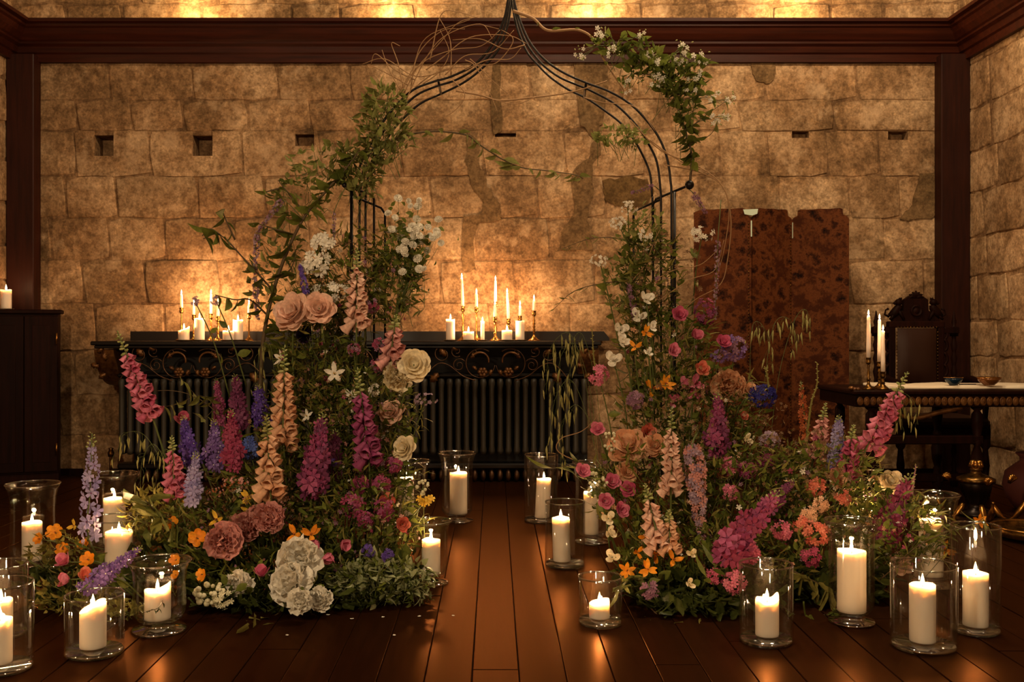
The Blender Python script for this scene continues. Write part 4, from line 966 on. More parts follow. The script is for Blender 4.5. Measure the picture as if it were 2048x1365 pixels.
def spike(kind, label, col, tip, bot, w, d=0, name=None, tail=None, n=None, group=None, bud='bud', col2=None):
    """flower spires: tip and bottom in the picture, w the widest half width there"""
    rs = random.Random(int(tip[0] * 3 + tip[1] * 5 + bot[0])); Yb = dep(bot[0], bot[1], d); Yt = Yb + .04
    A, B_ = at(bot[0], bot[1], Yb), at(tip[0], tip[1], Yt); W = w * Yb / F
    ax = B_ - A; ln = ax.length; base = stem_to(A, bot[0], rs)
    if tail: base = at(*tail)
    if A.z - base.z > .0 and not tail: base = Vector((A.x - ax.x * .35 + (base.x - A.x) * .4, base.y, base.z))
    t = thing(name or {'fox': 'foxglove', 'delph': 'delphinium', 'stock': 'stock_flower', 'lilac': 'lilac_panicle'}[kind], label, 'flower', base, group)
    P = spline([base, A, A + ax * .5 + Vector((0, 0, 0)), B_], 6)
    MB().tube(P, .005 if w > 12 else .0022, .0022 if w > 12 else .0012, 6).build('stem', STEM, t, base)
    u = ax.normalized(); sx = u.cross(Vector((0, 1, 0))).normalized(); sy = u.cross(sx)
    def rad(a): return sx * math.cos(a) + sy * math.sin(a)
    if kind == 'fox':
        nb = n or max(20, int(ln / (W * .19))); me = shape_mesh('bell', PM[col]); mb_ = []; bs = W * 1.18
        for i in range(nb):
            f = i / nb; a = i * 2.4 + rs.uniform(-.3, .3); q = A + ax * (f * .74) - base
            if math.sin(a) * 1 > .75 and i % 2: a += 1.6
            dr = rad(a); dr = (dr * .8 + Vector((0, -.25, -.75))).normalized()
            s = bs * (1.12 - .55 * f) * rs.uniform(.9, 1.1)
            link('bell', me, t, TRS(q + rad(a) * W * .10, frame(dr, u), s))
        for i in range(16):
            f = i / 16; a = i * 2.4; q = A + ax * (.72 + .28 * f) - base; mb_.append(TRS(q, frame((rad(a) + u * (.1 + f) * 1.0 - Vector((0, 0, .2)))), W * (.55 - .35 * f)))
        scatter('buds', 'bud', mb_, PM[bud], t)
        scatter('bracts', 'thin', [TRS(A + ax * (i / 12) - base, frame(rad(i * 2.4) + Vector((0, 0, -.3))), W * .6) for i in range(12)], PM['green'], t)
    elif kind == 'delph':
        nf = n or max(24, int(ln / W * 15)); big = w >= 26; mats = []
        for i in range(nf):
            f = i / nf; a = i * 2.399 + rs.uniform(-.3, .3); prof = (1 - .78 * max(0, f - .35) / .65) * min(1, .75 + f * 2)
            q = A + ax * min(1, f * .93 + rs.uniform(-.02, .02)) - base + rad(a) * W * rs.uniform(.40, .80) * prof * (1 + .22 * math.sin(f * 17 + tip[0]))
            mats.append(TRS(q, frame(rad(a) + Vector((rs.uniform(-.5, .5), -.35, rs.uniform(-.3, .4))) - u * .15), W * .48 * (.45 + .6 * prof) * rs.uniform(.85, 1.15)))
        if big:
            me = shape_mesh('floret', PM[col]); m2 = shape_mesh('floret', PM[col2]) if col2 else me
            for i, q in enumerate(mats): link('floret', m2 if rs.random() < .35 else me, t, q)
        else: scatter('florets', 'floret', mats, PM[col], t, 'stuff')
        scatter('eyes', 'berry', [q @ Matrix.Translation((0, 0, .02)) @ Matrix.Scale(.13, 4) for q in mats[::2]], PM['white' if col in ('violet', 'navy', 'purple') else 'plum'], t, 'stuff')
        scatter('buds', 'bud', [TRS(A + ax * (.86 + .16 * i / 12) - base + rad(i * 2.4) * W * .12, frame(rad(i * 2.4) + u * .6), W * (.34 - .018 * i)) for i in range(12)], PM[bud], t)
        scatter('leaf_blades', 'thin', [TRS(A - ax * (.08 + .05 * i) - base, frame(rad(i * 2.0) + u * .3), W * 1.3) for i in range(5)], PM['green'], t)
    else:
        nf = n or 150; mats = []
        for i in range(nf):
            f = rs.random() ** 1.2; a = rs.uniform(0, 2 * PI); prof = (1 - f) ** .6 * (.55 + .45 * min(1, f * 6)) if kind == 'lilac' else (1 - .6 * f) * min(1, .6 + 3 * f)
            q = A + ax * f - base + rad(a) * W * prof * rs.uniform(.6, 1)
            mats.append(TRS(q, frame(rad(a) + Vector((rs.uniform(-.4, .4), -.4, rs.uniform(-.2, .4)))), W * (.26 if kind == 'lilac' else .36) * rs.uniform(.7, 1.2)))
        h = len(mats) // 2 if col2 else len(mats)
        scatter('florets', 'floret', mats[:h], PM[col], t, 'stuff')
        if col2: scatter('florets', 'floret', mats[h:], PM[col2], t, 'stuff')
    return t
def branch(label, pts, r0=.004, r1=.0015, leaf=None, nleaf=0, lsize=14, name='leafy_branch', cat='branch', bark=None, droop=.2, group=None, twigs=(), joined=False, flowers=None):
    P0 = [at(x, y, Y) for x, y, Y in pts]; base = P0[0].copy()
    rs = random.Random(int(pts[0][0] * 7 + pts[-1][1] * 3)); t = thing(name, label, cat, base, group)
    P = spline(P0, 7); MB().tube(P, r0, r1, 6).build('stem', bark or BARK, t, base)
    mats = []
    for tw in twigs:
        Q = spline([at(x, y, Y) for x, y, Y in tw], 6); MB().tube(Q, r1 * 1.2, r1 * .5, 5).build('twig', bark or BARK, t, base)
        if leaf:
            for k in range(2, len(Q), 3): mats.append((Q[k], 1))
    for i in range(nleaf):
        f = .12 + .88 * (i + rs.random() * .5) / nleaf; mats.append((P[min(len(P) - 1, int(f * (len(P) - 1)))], 1))
    if leaf and mats:
        sh, mm = leaf; k = P0[0].y / F; ms = []
        for q, _ in mats:
            dv = Vector((rs.uniform(-1, 1), rs.uniform(-.8, .25), rs.uniform(-.7, .6) - droop)); ms.append(TRS(q - base, frame(dv, Vector((rs.uniform(-.4, .4), -1, .5))), lsize * k * rs.uniform(.65, 1.35)))
        if joined: scatter('leaves', sh, ms, PM[mm], t, 'stuff')
        else:
            me = shape_mesh(sh, PM[mm])
            for q in ms: link('leaf', me, t, q)
    if flowers:
        col, spots, sz = flowers; k = P0[0].y / F
        for (x, y) in spots:
            c = at(x, y, P0[-1].y - .03) - base; near = min(P, key=lambda q: (q - base - c).length)
            ms = []; st = MB()
            for i in range(5):
                o = Vector((rs.uniform(-1, 1), rs.uniform(-.6, .6), rs.uniform(-1, .9))) * sz * 1.25 * k; ms.append(TRS(c + o, frame(Vector((rs.uniform(-.7, .7), -.8, rs.uniform(-.8, .2)))), sz * k * rs.uniform(.4, .62)))
                st.tube(spline([near - base, (near - base + c) / 2 + Vector((0, 0, .02)), c + o], 3), .0011, .0008, 3, False)
            st.build('flower_stalks', STEM, t); scatter('blossoms', 'floret', ms, PM[col], t, 'stuff')
            scatter('buds', 'bud', [TRS(c + Vector((rs.uniform(-1, 1), rs.uniform(-.5, .5), rs.uniform(-1, 1))) * sz * 1.5 * k, frame(Vector((rs.uniform(-1, 1), -.3, rs.uniform(-1, .3)))), sz * k * .5) for _ in range(8)], PM['bud'], t)
    return t
def oats(label, pts, n=14, ln=17, group=None):
    P0 = [at(x, y, Y) for x, y, Y in pts]; base = P0[0].copy(); rs = random.Random(int(pts[-1][0] * 11 + pts[-1][1])); t = thing('oat_grass', label, 'grass stem', base, group)
    P = spline(P0, 8); MB().tube(P, .0016, .0007, 4).build('stem', STEM, t, base); k = P0[0].y / F; ms = []; st = MB()
    for i in range(n):
        q = P[int(len(P) * (.45 + .54 * i / n))]; o = Vector((rs.uniform(-14, 14) * k, rs.uniform(-.03, .03), rs.uniform(-22, 0) * k)); st.tube([q - base, q - base + o * .6 + Vector((0, 0, .006)), q - base + o], .0006, .0005, 3, False)
        ms.append(TRS(q - base + o, Matrix.Rotation(rs.uniform(0, 6), 4, 'Z') @ Matrix.Rotation(rs.uniform(-.25, .25), 4, 'X'), ln * k * rs.uniform(.8, 1.25)))
    st.build('stalks', STEM, t); scatter('spikelets', 'oat', ms, PM['straw'], t, 'stuff')
def foliage(label, name, spec, leaf, col, size, seed, cat='foliage'):
    """dense filler leaves nobody could count; spec rows are (px, py, rx, ry, depth, depth radius, count)"""
    r = np.random.default_rng(seed); mats = []; st = MB()
    for px, py, rx, ry, Y, ry_, n in spec:
        c = at(px, py, Y); k = Y / F
        for _ in range(n):
            v = r.normal(size=3); v /= np.linalg.norm(v); rr = r.uniform(.35, 1.0) ** .6
            p = c + Vector((v[0] * rx * k * rr, v[1] * ry_ * rr, v[2] * ry * k * rr))
            if p.z < .012: p.z = .012 + r.uniform(0, .05)
            dv = Vector((v[0] * .7 + r.uniform(-.7, .7), -abs(r.uniform(0, .9)), r.uniform(-.5, .9)))
            s = size * k * r.uniform(.6, 1.4); mats.append(TRS(p, frame(dv, Vector((r.uniform(-1, 1), -1, r.uniform(-.2, 1)))), s))
            if r.random() < .22: st.tube([p, p - dv.normalized() * s * 1.5 + Vector((0, 0, -s * 1.2))], .0012, .0016, 3, False)
    o = scatter(name, leaf, mats, PM[col], None, 'stuff'); tag(o, label, cat)
    if st.v: s_ = st.build('stalks', STEM, o); tag(s_, kind='stuff')
    return o
# ------------------------------------------------------------------ leafy mass of the two arrangements
LM = [(640, 700, 90, 130, 4.62, .14, 620), (700, 560, 90, 110, 4.62, .10, 300), (790, 560, 60, 100, 4.66, .10, 220), (720, 830, 120, 110, 4.58, .18, 760), (640, 960, 200, 90, 4.38, .22, 980), (620, 850, 90, 120, 4.52, .16, 420), (480, 1050, 200, 80, 4.2, .2, 640), (720, 1050, 130, 100, 4.2, .2, 560), (560, 1170, 170, 60, 3.95, .12, 420)]
RM_ = [(1300, 560, 60, 120, 4.64, .10, 260), (1330, 700, 100, 100, 4.62, .12, 360), (1380, 830, 150, 110, 4.55, .18, 620), (1310, 980, 130, 110, 4.35, .2, 620), (1480, 990, 160, 120, 4.3, .22, 760), (1640, 980, 130, 110, 4.3, .2, 520), (1400, 1130, 170, 80, 4.05, .18, 640), (1620, 1130, 150, 90, 4.05, .18, 460), (1790, 1060, 110, 80, 4.05, .16, 340)]
foliage('green foliage filling the cabinet side arrangement', 'foliage', LM, 'leaf', 'green', 19, 1)
foliage('green foliage filling the screen side arrangement', 'foliage', RM_, 'leaf', 'green', 19, 2)
foliage('fine olive greenery threaded through the cabinet side arrangement', 'foliage', [(a, b, c * 1.08, d * 1.08, e - .02, f * 1.1, int(n * .8)) for a, b, c, d, e, f, n in LM], 'thin', 'olive', 22, 3)
foliage('fine olive greenery threaded through the screen side arrangement', 'foliage', [(a, b, c * 1.08, d * 1.08, e - .02, f * 1.1, int(n * .8)) for a, b, c, d, e, f, n in RM_], 'thin', 'olive', 22, 4)
foliage('dark undergrowth leaves at the foot of the cabinet side flowers', 'foliage', [(600, 1150, 260, 75, 4.10, .22, 460), (360, 1130, 120, 60, 4.05, .15, 220), (560, 1215, 190, 30, 3.80, .10, 220), (120, 1170, 70, 50, 3.85, .1, 90)], 'ivy', 'dark', 30, 5)
foliage('dark ivy leaves at the foot of the screen side flowers', 'foliage', [(1420, 1190, 190, 60, 3.92, .16, 380), (1640, 1180, 140, 70, 3.95, .14, 260), (1400, 1235, 130, 28, 3.72, .08, 150)], 'ivy', 'dark', 32, 6)
foliage('low mossy sprigs trailing between the front glass candles', 'foliage', [(150, 1190, 90, 60, 3.78, .14, 260), (260, 1240, 60, 40, 3.66, .08, 120), (110, 1110, 70, 50, 4.0, .12, 160), (330, 1030, 90, 60, 4.15, .15, 260)], 'leaf', 'olive', 17, 7)
foliage('cream edged variegated leaf clump at the aisle', 'variegated_clump', [(745, 1165, 92, 55, 3.88, .12, 330), (820, 1170, 48, 52, 3.86, .08, 150)], 'leaf', 'pale', 20, 8)
foliage('green centres of the variegated leaf clump at the aisle', 'variegated_clump', [(745, 1168, 92, 55, 3.87, .12, 240), (820, 1172, 48, 50, 3.86, .08, 110)], 'leaf', 'green', 16, 9)
foliage('brown feathery sprays woven through the cabinet side flowers', 'dried_sprays', [(640, 900, 160, 160, 4.40, .2, 520), (500, 1030, 170, 60, 4.1, .15, 260), (680, 560, 90, 100, 4.55, .1, 160)], 'floret', 'brownspray', 4, 10, 'dried sprays')
foliage('brown feathery sprays woven through the screen side flowers', 'dried_sprays', [(1420, 880, 170, 150, 4.36, .2, 560), (1640, 950, 150, 110, 4.2, .18, 320), (1340, 560, 90, 100, 4.55, .1, 140)], 'floret', 'brownspray', 4, 11, 'dried sprays')
foliage('loose green sprays on the cabinet side shoulder of the arch', 'foliage', [(770, 250, 55, 85, 4.58, .08, 300), (718, 345, 45, 60, 4.58, .08, 200), (650, 325, 75, 40, 4.58, .08, 90), (560, 540, 70, 90, 4.6, .08, 130), (600, 400, 60, 50, 4.56, .06, 70)], 'leaf', 'lime', 19, 12)
foliage('loose green sprays on the screen side shoulder of the arch', 'foliage', [(1240, 275, 55, 28, 4.7, .06, 110), (1290, 480, 50, 70, 4.62, .08, 150), (1250, 570, 50, 70, 4.62, .08, 150)], 'leaf', 'lime', 15, 13)
for nm_, lab_, mass, cols in (('cabinet', 'cabinet side', LM, ('mauve', 'white', 'dusty', 'crimson')), ('screen', 'screen side', RM_, ('mauve', 'white', 'peach', 'crimson'))):
    for i_, c_ in enumerate(cols):
        foliage({'mauve': 'tiny mauve filler blossoms', 'white': 'tiny white filler blossoms', 'dusty': 'tiny dusty pink filler blossoms', 'crimson': 'tiny dark red filler blossoms', 'peach': 'tiny peach filler blossoms'}[c_] + ' dotted through the ' + lab_, 'filler_blossoms', [(a, b, c * .98, d * .98, e - .0, f * 1.1, int(n * .05)) for a, b, c, d, e, f, n in mass], 'floret', c_, 4.6, 40 + i_ + len(nm_), 'blossoms')
foliage('small green clematis leaves crowding the white flowering branch', 'foliage', [(1225, 92, 40, 22, 4.52, .04, 46), (1300, 125, 55, 36, 4.50, .05, 90), (1350, 165, 42, 36, 4.50, .05, 90), (1385, 150, 30, 40, 4.49, .04, 40), (1375, 230, 26, 40, 4.50, .04, 34)], 'leaf', 'green', 20, 14)
# ------------------------------------------------------------------ branches and twigs
branch('long diagonal leafy branch reaching up to the arch on the cabinet side', [(520, 790, 4.58), (528, 670, 4.56), (556, 552, 4.54), (604, 442, 4.52), (656, 378, 4.5), (690, 340, 4.5), (720, 300, 4.52)], .011, .004, ('leaf', 'green'), 44, 34,
       twigs=[[(590, 470, 4.53), (548, 458, 4.5), (512, 446, 4.48)], [(545, 580, 4.54), (490, 520, 4.5), (440, 470, 4.48), (406, 478, 4.46)], [(440, 470, 4.48), (420, 458, 4.46), (404, 472, 4.46)], [(470, 480, 4.48), (452, 440, 4.46), (446, 425, 4.45)], [(612, 430, 4.52), (570, 378, 4.5), (556, 360, 4.5)], [(566, 375, 4.5), (540, 382, 4.5), (524, 386, 4.5)], [(536, 632, 4.56), (500, 600, 4.5), (470, 600, 4.48), (430, 590, 4.46)], [(552, 560, 4.54), (580, 540, 4.5), (592, 510, 4.48)]])
branch('leafy vine dipping across the arch opening', [(742, 330, 4.6), (765, 296, 4.6), (802, 274, 4.6), (866, 263, 4.62), (932, 270, 4.64), (954, 286, 4.65), (1000, 316, 4.66), (1042, 335, 4.68), (1096, 342, 4.7), (1150, 350, 4.72), (1166, 358, 4.72)], .0055, .0022, ('leaf', 'lime'), 30, 28, droop=.5)
branch('white flowering clematis branch rising over the ball finial', [(1380, 366, 4.5), (1383, 310, 4.5), (1370, 260, 4.5), (1352, 205, 4.5), (1336, 168, 4.5), (1292, 128, 4.5), (1238, 96, 4.5)], .006, .002, ('leaf', 'green'), 90, 27,
       twigs=[[(1336, 170, 4.5), (1352, 130, 4.5), (1368, 92, 4.5)], [(1340, 165, 4.5), (1380, 130, 4.48), (1408, 112, 4.48)], [(1372, 262, 4.5), (1410, 232, 4.48), (1458, 198, 4.46)], [(1300, 132, 4.5), (1280, 95, 4.5), (1275, 68, 4.5)], [(1352, 205, 4.5), (1400, 190, 4.48), (1425, 192, 4.48)], [(1320, 150, 4.5), (1262, 150, 4.5), (1250, 178, 4.5)], [(1376, 290, 4.5), (1420, 270, 4.48), (1436, 240, 4.48)]],
       flowers=('white', [(1200, 66), (1162, 104), (1228, 104), (1276, 68), (1304, 104), (1314, 122), (1368, 92), (1374, 114), (1352, 124), (1404, 114), (1390, 152), (1380, 170), (1332, 164), (1310, 160), (1250, 172), (1424, 196), (1458, 200), (1434, 240), (1446, 236)], 10))
branch('knotted bare vine running from the apex of the arch', [(1026, 22, 4.6), (1066, 37, 4.58), (1096, 61, 4.56), (1156, 60, 4.55), (1190, 81, 4.54), (1206, 116, 4.54), (1226, 148, 4.56), (1246, 178, 4.6), (1250, 190, 4.62)], .0075, .003, ('leaf', 'green'), 8, 15, name='bare_vine', bark=TWIG)
TW = [[(792, 195), (824, 140), (853, 75), (940, 39)], [(800, 190), (826, 145), (882, 83), (916, 46), (957, 33)], [(902, 150), (900, 80), (878, 35)], [(860, 120), (882, 30), (915, 24), (950, 34)], [(852, 140), (882, 118), (940, 75), (1015, 71), (1053, 87)],
      [(905, 137), (833, 153), (770, 118), (725, 128)], [(800, 180), (776, 134), (764, 100)], [(806, 176), (796, 126), (783, 87), (800, 92)], [(957, 131), (994, 125), (1026, 83), (1007, 62), (965, 50)], [(930, 120), (949, 131), (974, 174), (996, 226)],
      [(940, 118), (957, 133), (990, 166), (1015, 187)], [(830, 175), (860, 152), (893, 138), (930, 134)], [(812, 200), (850, 120), (890, 72), (960, 48), (985, 78)], [(815, 170), (780, 150), (735, 130), (760, 165)], [(870, 190), (820, 215), (800, 260), (840, 240)],
      [(905, 160), (930, 190), (905, 225), (865, 240)], [(1050, 90), (1010, 98), (960, 78), (905, 80)],
      [(820, 185), (836, 110), (884, 62), (930, 58)], [(806, 190), (842, 128), (905, 100), (962, 92), (1000, 60)], [(846, 168), (880, 142), (898, 104), (880, 60)], [(830, 160), (790, 140), (752, 108), (742, 128)], [(930, 140), (975, 120), (1020, 118), (1042, 96)], [(890, 150), (930, 112), (985, 104), (1028, 60)]]
TWL = ['bare twig sweeping up to cross the cornice just below its top edge', 'long bare twig arcing up over the cornice towards the apex', 'bare twig standing straight up across the cornice', 'bare twig hooking over along the top of the cornice', 'bare twig running level across the cornice to meet the apex rails', 'bare twig reaching furthest out towards the cabinet side wall', 'short stiff bare twig pointing up beside the leafy shoulder',
       'forked looking bare twig rising from the leafy shoulder', 'bare twig looping round the rail just under the apex', 'bare twig dangling down into the arch opening', 'shorter bare twig dangling beside the longest dangling one', 'bare twig lying along the upper rail of the arch', 'bare twig arching across two others in front of the cornice', 'bare twig bent back on itself at the leafy shoulder', 'bare twig curling below the inner rail by the leaves', 'bare twig drooping in a curve under the tie bar', 'bare twig running back from the apex across the cornice', 'thin bare twig bowing over the dark cornice moulding', 'fine bare twig snaking from the leafy shoulder up to the apex', 'short bare twig curling back over the cornice underside', 'bare twig flicking out over the stone just above the leafy shoulder', 'bare twig bridging from the outer rail to the apex rails', 'fine bare twig climbing from the tie bar to the apex']
for i, p in enumerate(TW):
    branch(TWL[i], [(x, y, 4.58 + .03 * (i % 3)) for x, y in p], .0029, .0013, name='bare_twig', cat='twig', bark=TWIG)
branch('twisted willow strand tied across under the arch apex', [(912, 182, 4.66), (962, 191, 4.66), (1000, 201, 4.66), (1066, 195, 4.66), (1116, 189, 4.66), (1160, 180, 4.64), (1214, 162, 4.62)], .0045, .003, name='willow_strand', cat='twig', bark=TWIG)
branch('thin loose strand looping below the twisted willow', [(960, 190, 4.66), (1000, 203, 4.64), (1034, 208, 4.64), (1072, 194, 4.65)], .0022, .0014, name='willow_strand', cat='twig', bark=TWIG)
CTL = ['brown twig lying along the screen side rail near the tie bar', 'long brown twig curving down from the rail past the screen corner', 'longest brown twig looping out past the wisteria string', 'short brown twig jutting level from the screen side rail', 'small hooked twig between the rail and the clematis stem', 'twig reaching from the uprights out to the screen edge', 'lower twig reaching from the uprights out to the screen edge', 'short twig rising between the screen side uprights']
for i, p in enumerate(([(1168, 195), (1210, 206), (1270, 214), (1310, 262)], [(1260, 240), (1320, 300), (1390, 330), (1440, 366), (1458, 420), (1448, 500), (1432, 560)], [(1330, 330), (1400, 345), (1446, 375), (1462, 440), (1455, 520), (1440, 570), (1390, 600), (1350, 640)],
          [(1300, 280), (1340, 310), (1388, 336), (1416, 342)], [(1350, 300), (1372, 280), (1366, 240), (1376, 300)], [(1310, 560), (1350, 540), (1400, 530), (1436, 500)], [(1320, 600), (1380, 560), (1430, 540), (1448, 480)], [(1266, 560), (1290, 530), (1310, 480), (1330, 440)])):
    branch(CTL[i], [(x, y, 4.56) for x, y in p], .003, .0014, name='curled_twig', cat='twig', bark=TWIG)
branch('slender leafy spray reaching into the arch opening above the shelf', [(1300, 500, 4.62), (1240, 478, 4.58), (1180, 478, 4.56), (1114, 502, 4.54)], .003, .001, ('thin', 'lime'), 18, 18, droop=.5)
branch('lower drooping leafy spray reaching towards the shelf candles', [(1290, 560, 4.62), (1220, 565, 4.58), (1150, 582, 4.56), (1104, 622, 4.54)], .003, .001, ('thin', 'lime'), 18, 20, droop=.5)
branch('rosehip stem with broad leaves before the scrollwork', [(470, 900, 4.5), (452, 850, 4.46), (418, 812, 4.42), (380, 790, 4.4), (345, 782, 4.4), (312, 782, 4.4)], .003, .0012, ('leaf', 'lime'), 0, 30,
       twigs=[[(440, 830, 4.45), (420, 800, 4.42), (395, 790, 4.4)], [(430, 815, 4.44), (410, 835, 4.4), (385, 826, 4.4)], [(452, 850, 4.46), (440, 800, 4.44), (425, 790, 4.44)], [(395, 795, 4.42), (372, 770, 4.4), (358, 752, 4.4)], [(385, 795, 4.42), (350, 810, 4.4), (324, 814, 4.4)]])
branch('trailing ivy shoot lying on the boards before the white peonies', [(560, 1225, 3.72), (520, 1255, 3.60), (480, 1285, 3.50), (440, 1300, 3.42)], .003, .001, ('ivy', 'olive'), 34, 36)
branch('trailing ivy shoot on the boards before the orange lilies', [(1300, 1215, 3.75), (1340, 1255, 3.62), (1380, 1275, 3.56), (1430, 1278, 3.56)], .003, .001, ('ivy', 'olive'), 28, 36)
branch('trailing ivy shoot creeping towards the tall hurricane glass', [(1560, 1210, 3.76), (1600, 1235, 3.68), (1650, 1230, 3.70), (1690, 1215, 3.74)], .003, .001, ('ivy', 'green'), 18, 28)
branch('broad pale leaves hanging over the squat glass cylinder', [(1300, 1180, 3.9), (1270, 1160, 3.82), (1245, 1165, 3.74), (1228, 1190, 3.70)], .003, .001, ('ivy', 'lime'), 14, 32)
branch('long blade leaf shoot poking towards the radiator', [(1220, 950, 4.5), (1170, 925, 4.44), (1125, 934, 4.38), (1096, 938, 4.36)], .003, .001, ('thin', 'green'), 8, 60)
branch('thin curling stem arching beside the drooping oats', [(1185, 935, 4.45), (1118, 905, 4.4), (1122, 878, 4.4), (1165, 862, 4.4), (1196, 830, 4.4), (1206, 785, 4.42)], .0024, .0012, name='curled_twig', cat='twig', bark=TWIG)
branch('leafy sprig trailing across the front slant-topped candle', [(330, 1190, 3.66), (318, 1215, 3.30), (300, 1222, 3.28), (282, 1228, 3.28)], .0018, .0008, ('leaf', 'dark'), 9, 12)
branch('leafy trail over the wide hurricane glass by the corner', [(1790, 1130, 3.9), (1840, 1090, 3.86), (1900, 1062, 3.86), (1950, 1046, 3.86), (1968, 1036, 3.86)], .0026, .001, ('thin', 'lime'), 16, 34)
branch('low sprig of long leaves by the broad front cylinder', [(1760, 1160, 3.86), (1800, 1130, 3.8), (1850, 1112, 3.78), (1900, 1122, 3.78)], .0026, .001, ('thin', 'olive'), 14, 30)
for a_, z_, tl, w_, lab in (((564, 400), (512, 468), (606, 438, 4.53), 8, 'mauve buddleia spike at the top of the hanging string'), ((514, 470), (510, 548), (552, 458, 4.5), 8, 'mauve buddleia spike midway down the hanging string'),
                            ((510, 556), (515, 640), (540, 545, 4.53), 8, 'mauve buddleia spike ending the hanging string'), ((668, 425), (668, 490), (690, 376, 4.5), 5, 'thin mauve spike hanging close to the arch post')):
    spike('stock', lab, 'lilac', z_, a_, w_, 0, 'buddleia', tail=tl, n=110, col2='mauve')
spike('stock', 'pale mauve wisteria string hanging before the screen', 'lilac', (1430, 640), (1436, 480), 7, .0, 'wisteria_string', tail=(1442, 400, 4.56), n=120, col2='mauve')
spike('stock', 'short mauve sprig left of the bracket bar', 'mauve', (1262, 386), (1306, 372), 7, 0, 'mauve_sprig', tail=(1318, 380, 4.6), n=50)
spike('stock', 'short mauve sprig below the ball finial', 'mauve', (1412, 426), (1386, 386), 8, 0, 'mauve_sprig', tail=(1374, 376, 4.52), n=60)
spike('stock', 'mauve sprig climbing beside the inner upright', 'mauve', (1255, 560), (1272, 640), 9, 0, 'mauve_sprig', tail=(1300, 700, 4.6), n=70)
OATS = [((1190, 900), (1170, 760), (1140, 668), (1100, 700), (1092, 790)), ((1196, 920), (1180, 780), (1150, 690), (1120, 720), (1112, 830)), ((1200, 940), (1170, 820), (1140, 760), (1110, 800), (1100, 890)), ((1205, 900), (1190, 760), (1165, 670), (1145, 690), (1138, 800)), ((1215, 900), (1180, 840), (1150, 810), (1126, 850), (1120, 940))]
for p in OATS: oats('drooping oat grass stem hanging before the radiator end', [(x, y, 4.5 + .02 * (p[0][0] % 3)) for x, y in p], 16, 24, 'oats before the radiator')
for p in (((1520, 900), (1530, 760), (1548, 650), (1580, 640), (1600, 700)), ((1500, 880), (1500, 740), (1506, 650), (1530, 660), (1545, 740)), ((1540, 880), (1560, 740), (1590, 640), (1612, 620), (1622, 660))): oats('feathery oat grass stem before the brown screen', [(x, y, 4.5) for x, y in p], 14, 22, 'oats before the screen')
for p in (((1700, 960), (1740, 860), (1790, 790), (1825, 800), (1836, 850)), ((1710, 960), (1750, 850), (1780, 800), (1800, 810), (1805, 860))): oats('feathery oat grass stem hanging before the carved table', [(x, y, 4.4) for x, y in p], 13, 24, 'oats before the table')
for p in (((400, 1040), (340, 950), (290, 872), (250, 868), (236, 900)), ((410, 1040), (350, 960), (310, 890), (285, 920), (280, 990)), ((410, 1040), (370, 960), (335, 900), (318, 930), (306, 1010))): oats('pale oat grass stem drooping before the radiator at the cabinet side', [(x, y, 4.3) for x, y in p], 12, 22, 'oats at the cabinet side')
oats('oat grass tuft hanging beneath the shelf by the diagonal branch', [(560, 900, 4.5), (552, 780, 4.5), (540, 690, 4.5), (520, 700, 4.5), (514, 770, 4.5)], 14, 20)
# ------------------------------------------------------------------ flowers of the cabinet side
b = bloom
b('rose', 'large blush garden rose opening widest on the cabinet side', 'blush', 582, 622, 38, -.08)
b('rose', 'round blush rose with a pink heart next to the largest one', 'blush', 638, 615, 30, -.10, (0.1, -1, .25))
b('rose', 'cream garden rose hanging over the shelf scrollwork', 'cream', 828, 728, 30, -.05)
b('peony', 'loose cream peony under the hanging cream rose', 'cream', 796, 750, 27, -.03)
b('rose', 'peach cream rose beside the magenta foxglove', 'blush', 781, 824, 24, -.05)
b('rose', 'ivory rose above the half hidden hurricane glass', 'cream', 806, 896, 23, -.05)
b('peony', 'near black bloom below the two blush roses', 'black', 608, 668, 15)
cluster('cream freesia cluster just above the blush roses', 'white', 632, 524, 30, 26, 0, 34, .42)
cluster('pale white lily cluster at the top by the diagonal branch', 'white', 646, 486, 26, 18, 0, 24, .5)
cluster('white floret cluster between the violet spike and the arch post', 'white', 662, 584, 40, 20, .02, 40, .35)
b('star', 'white star flower in the middle of the green column', 'white', 669, 746, 22, -.08, (.1, -1, .3))
b('star', 'white trumpet bloom left of the magenta foxglove', 'white', 700, 790, 17, -.06)
b('star', 'small white bloom near the plum delphinium', 'white', 612, 831, 14, -.06)
b('star', 'white star flower half turned beside the peach foxglove', 'white', 556, 716, 19, -.05, (-.8, -.6, .3))
cluster('small white bud cluster above the peach cream rose', 'white', 748, 780, 11, 14, 0, 14, .5)
# white spray roses at the inner side of the arch
rs_ = random.Random(5); SP = [(821 + rs_.gauss(0, 26), 470 + rs_.gauss(0, 30)) for _ in range(44)]
base = at(790, 640, 4.66); t = thing('spray_rose_branch', 'branch of many tiny white roses inside the arch post', 'branch', base)
for i, (x, y) in enumerate(SP):
    h = at(x, y, 4.6 + rs_.uniform(-.08, .06)); j = at(806 + (x - 806) * .4, 560, 4.64)
    MB().tube(spline([base, j, h], 4), .0018, .001, 4).build('stem', STEM, t, base); RMx = frame((rs_.uniform(-.5, .5), -1, rs_.uniform(.1, .8))); R_ = rs_.uniform(6, 10) * 4.6 / F
    scatter('blossom', 'ruffle', [ringm(h - base, RMx, k * 2 * PI / q_ + n_, tl_, R_ * s_, .03 * R_) for n_, (q_, tl_, s_) in enumerate(((4, .25, .6), (6, .75, .85), (6, 1.25, .95))) for k in range(q_)], PM['white'], t)
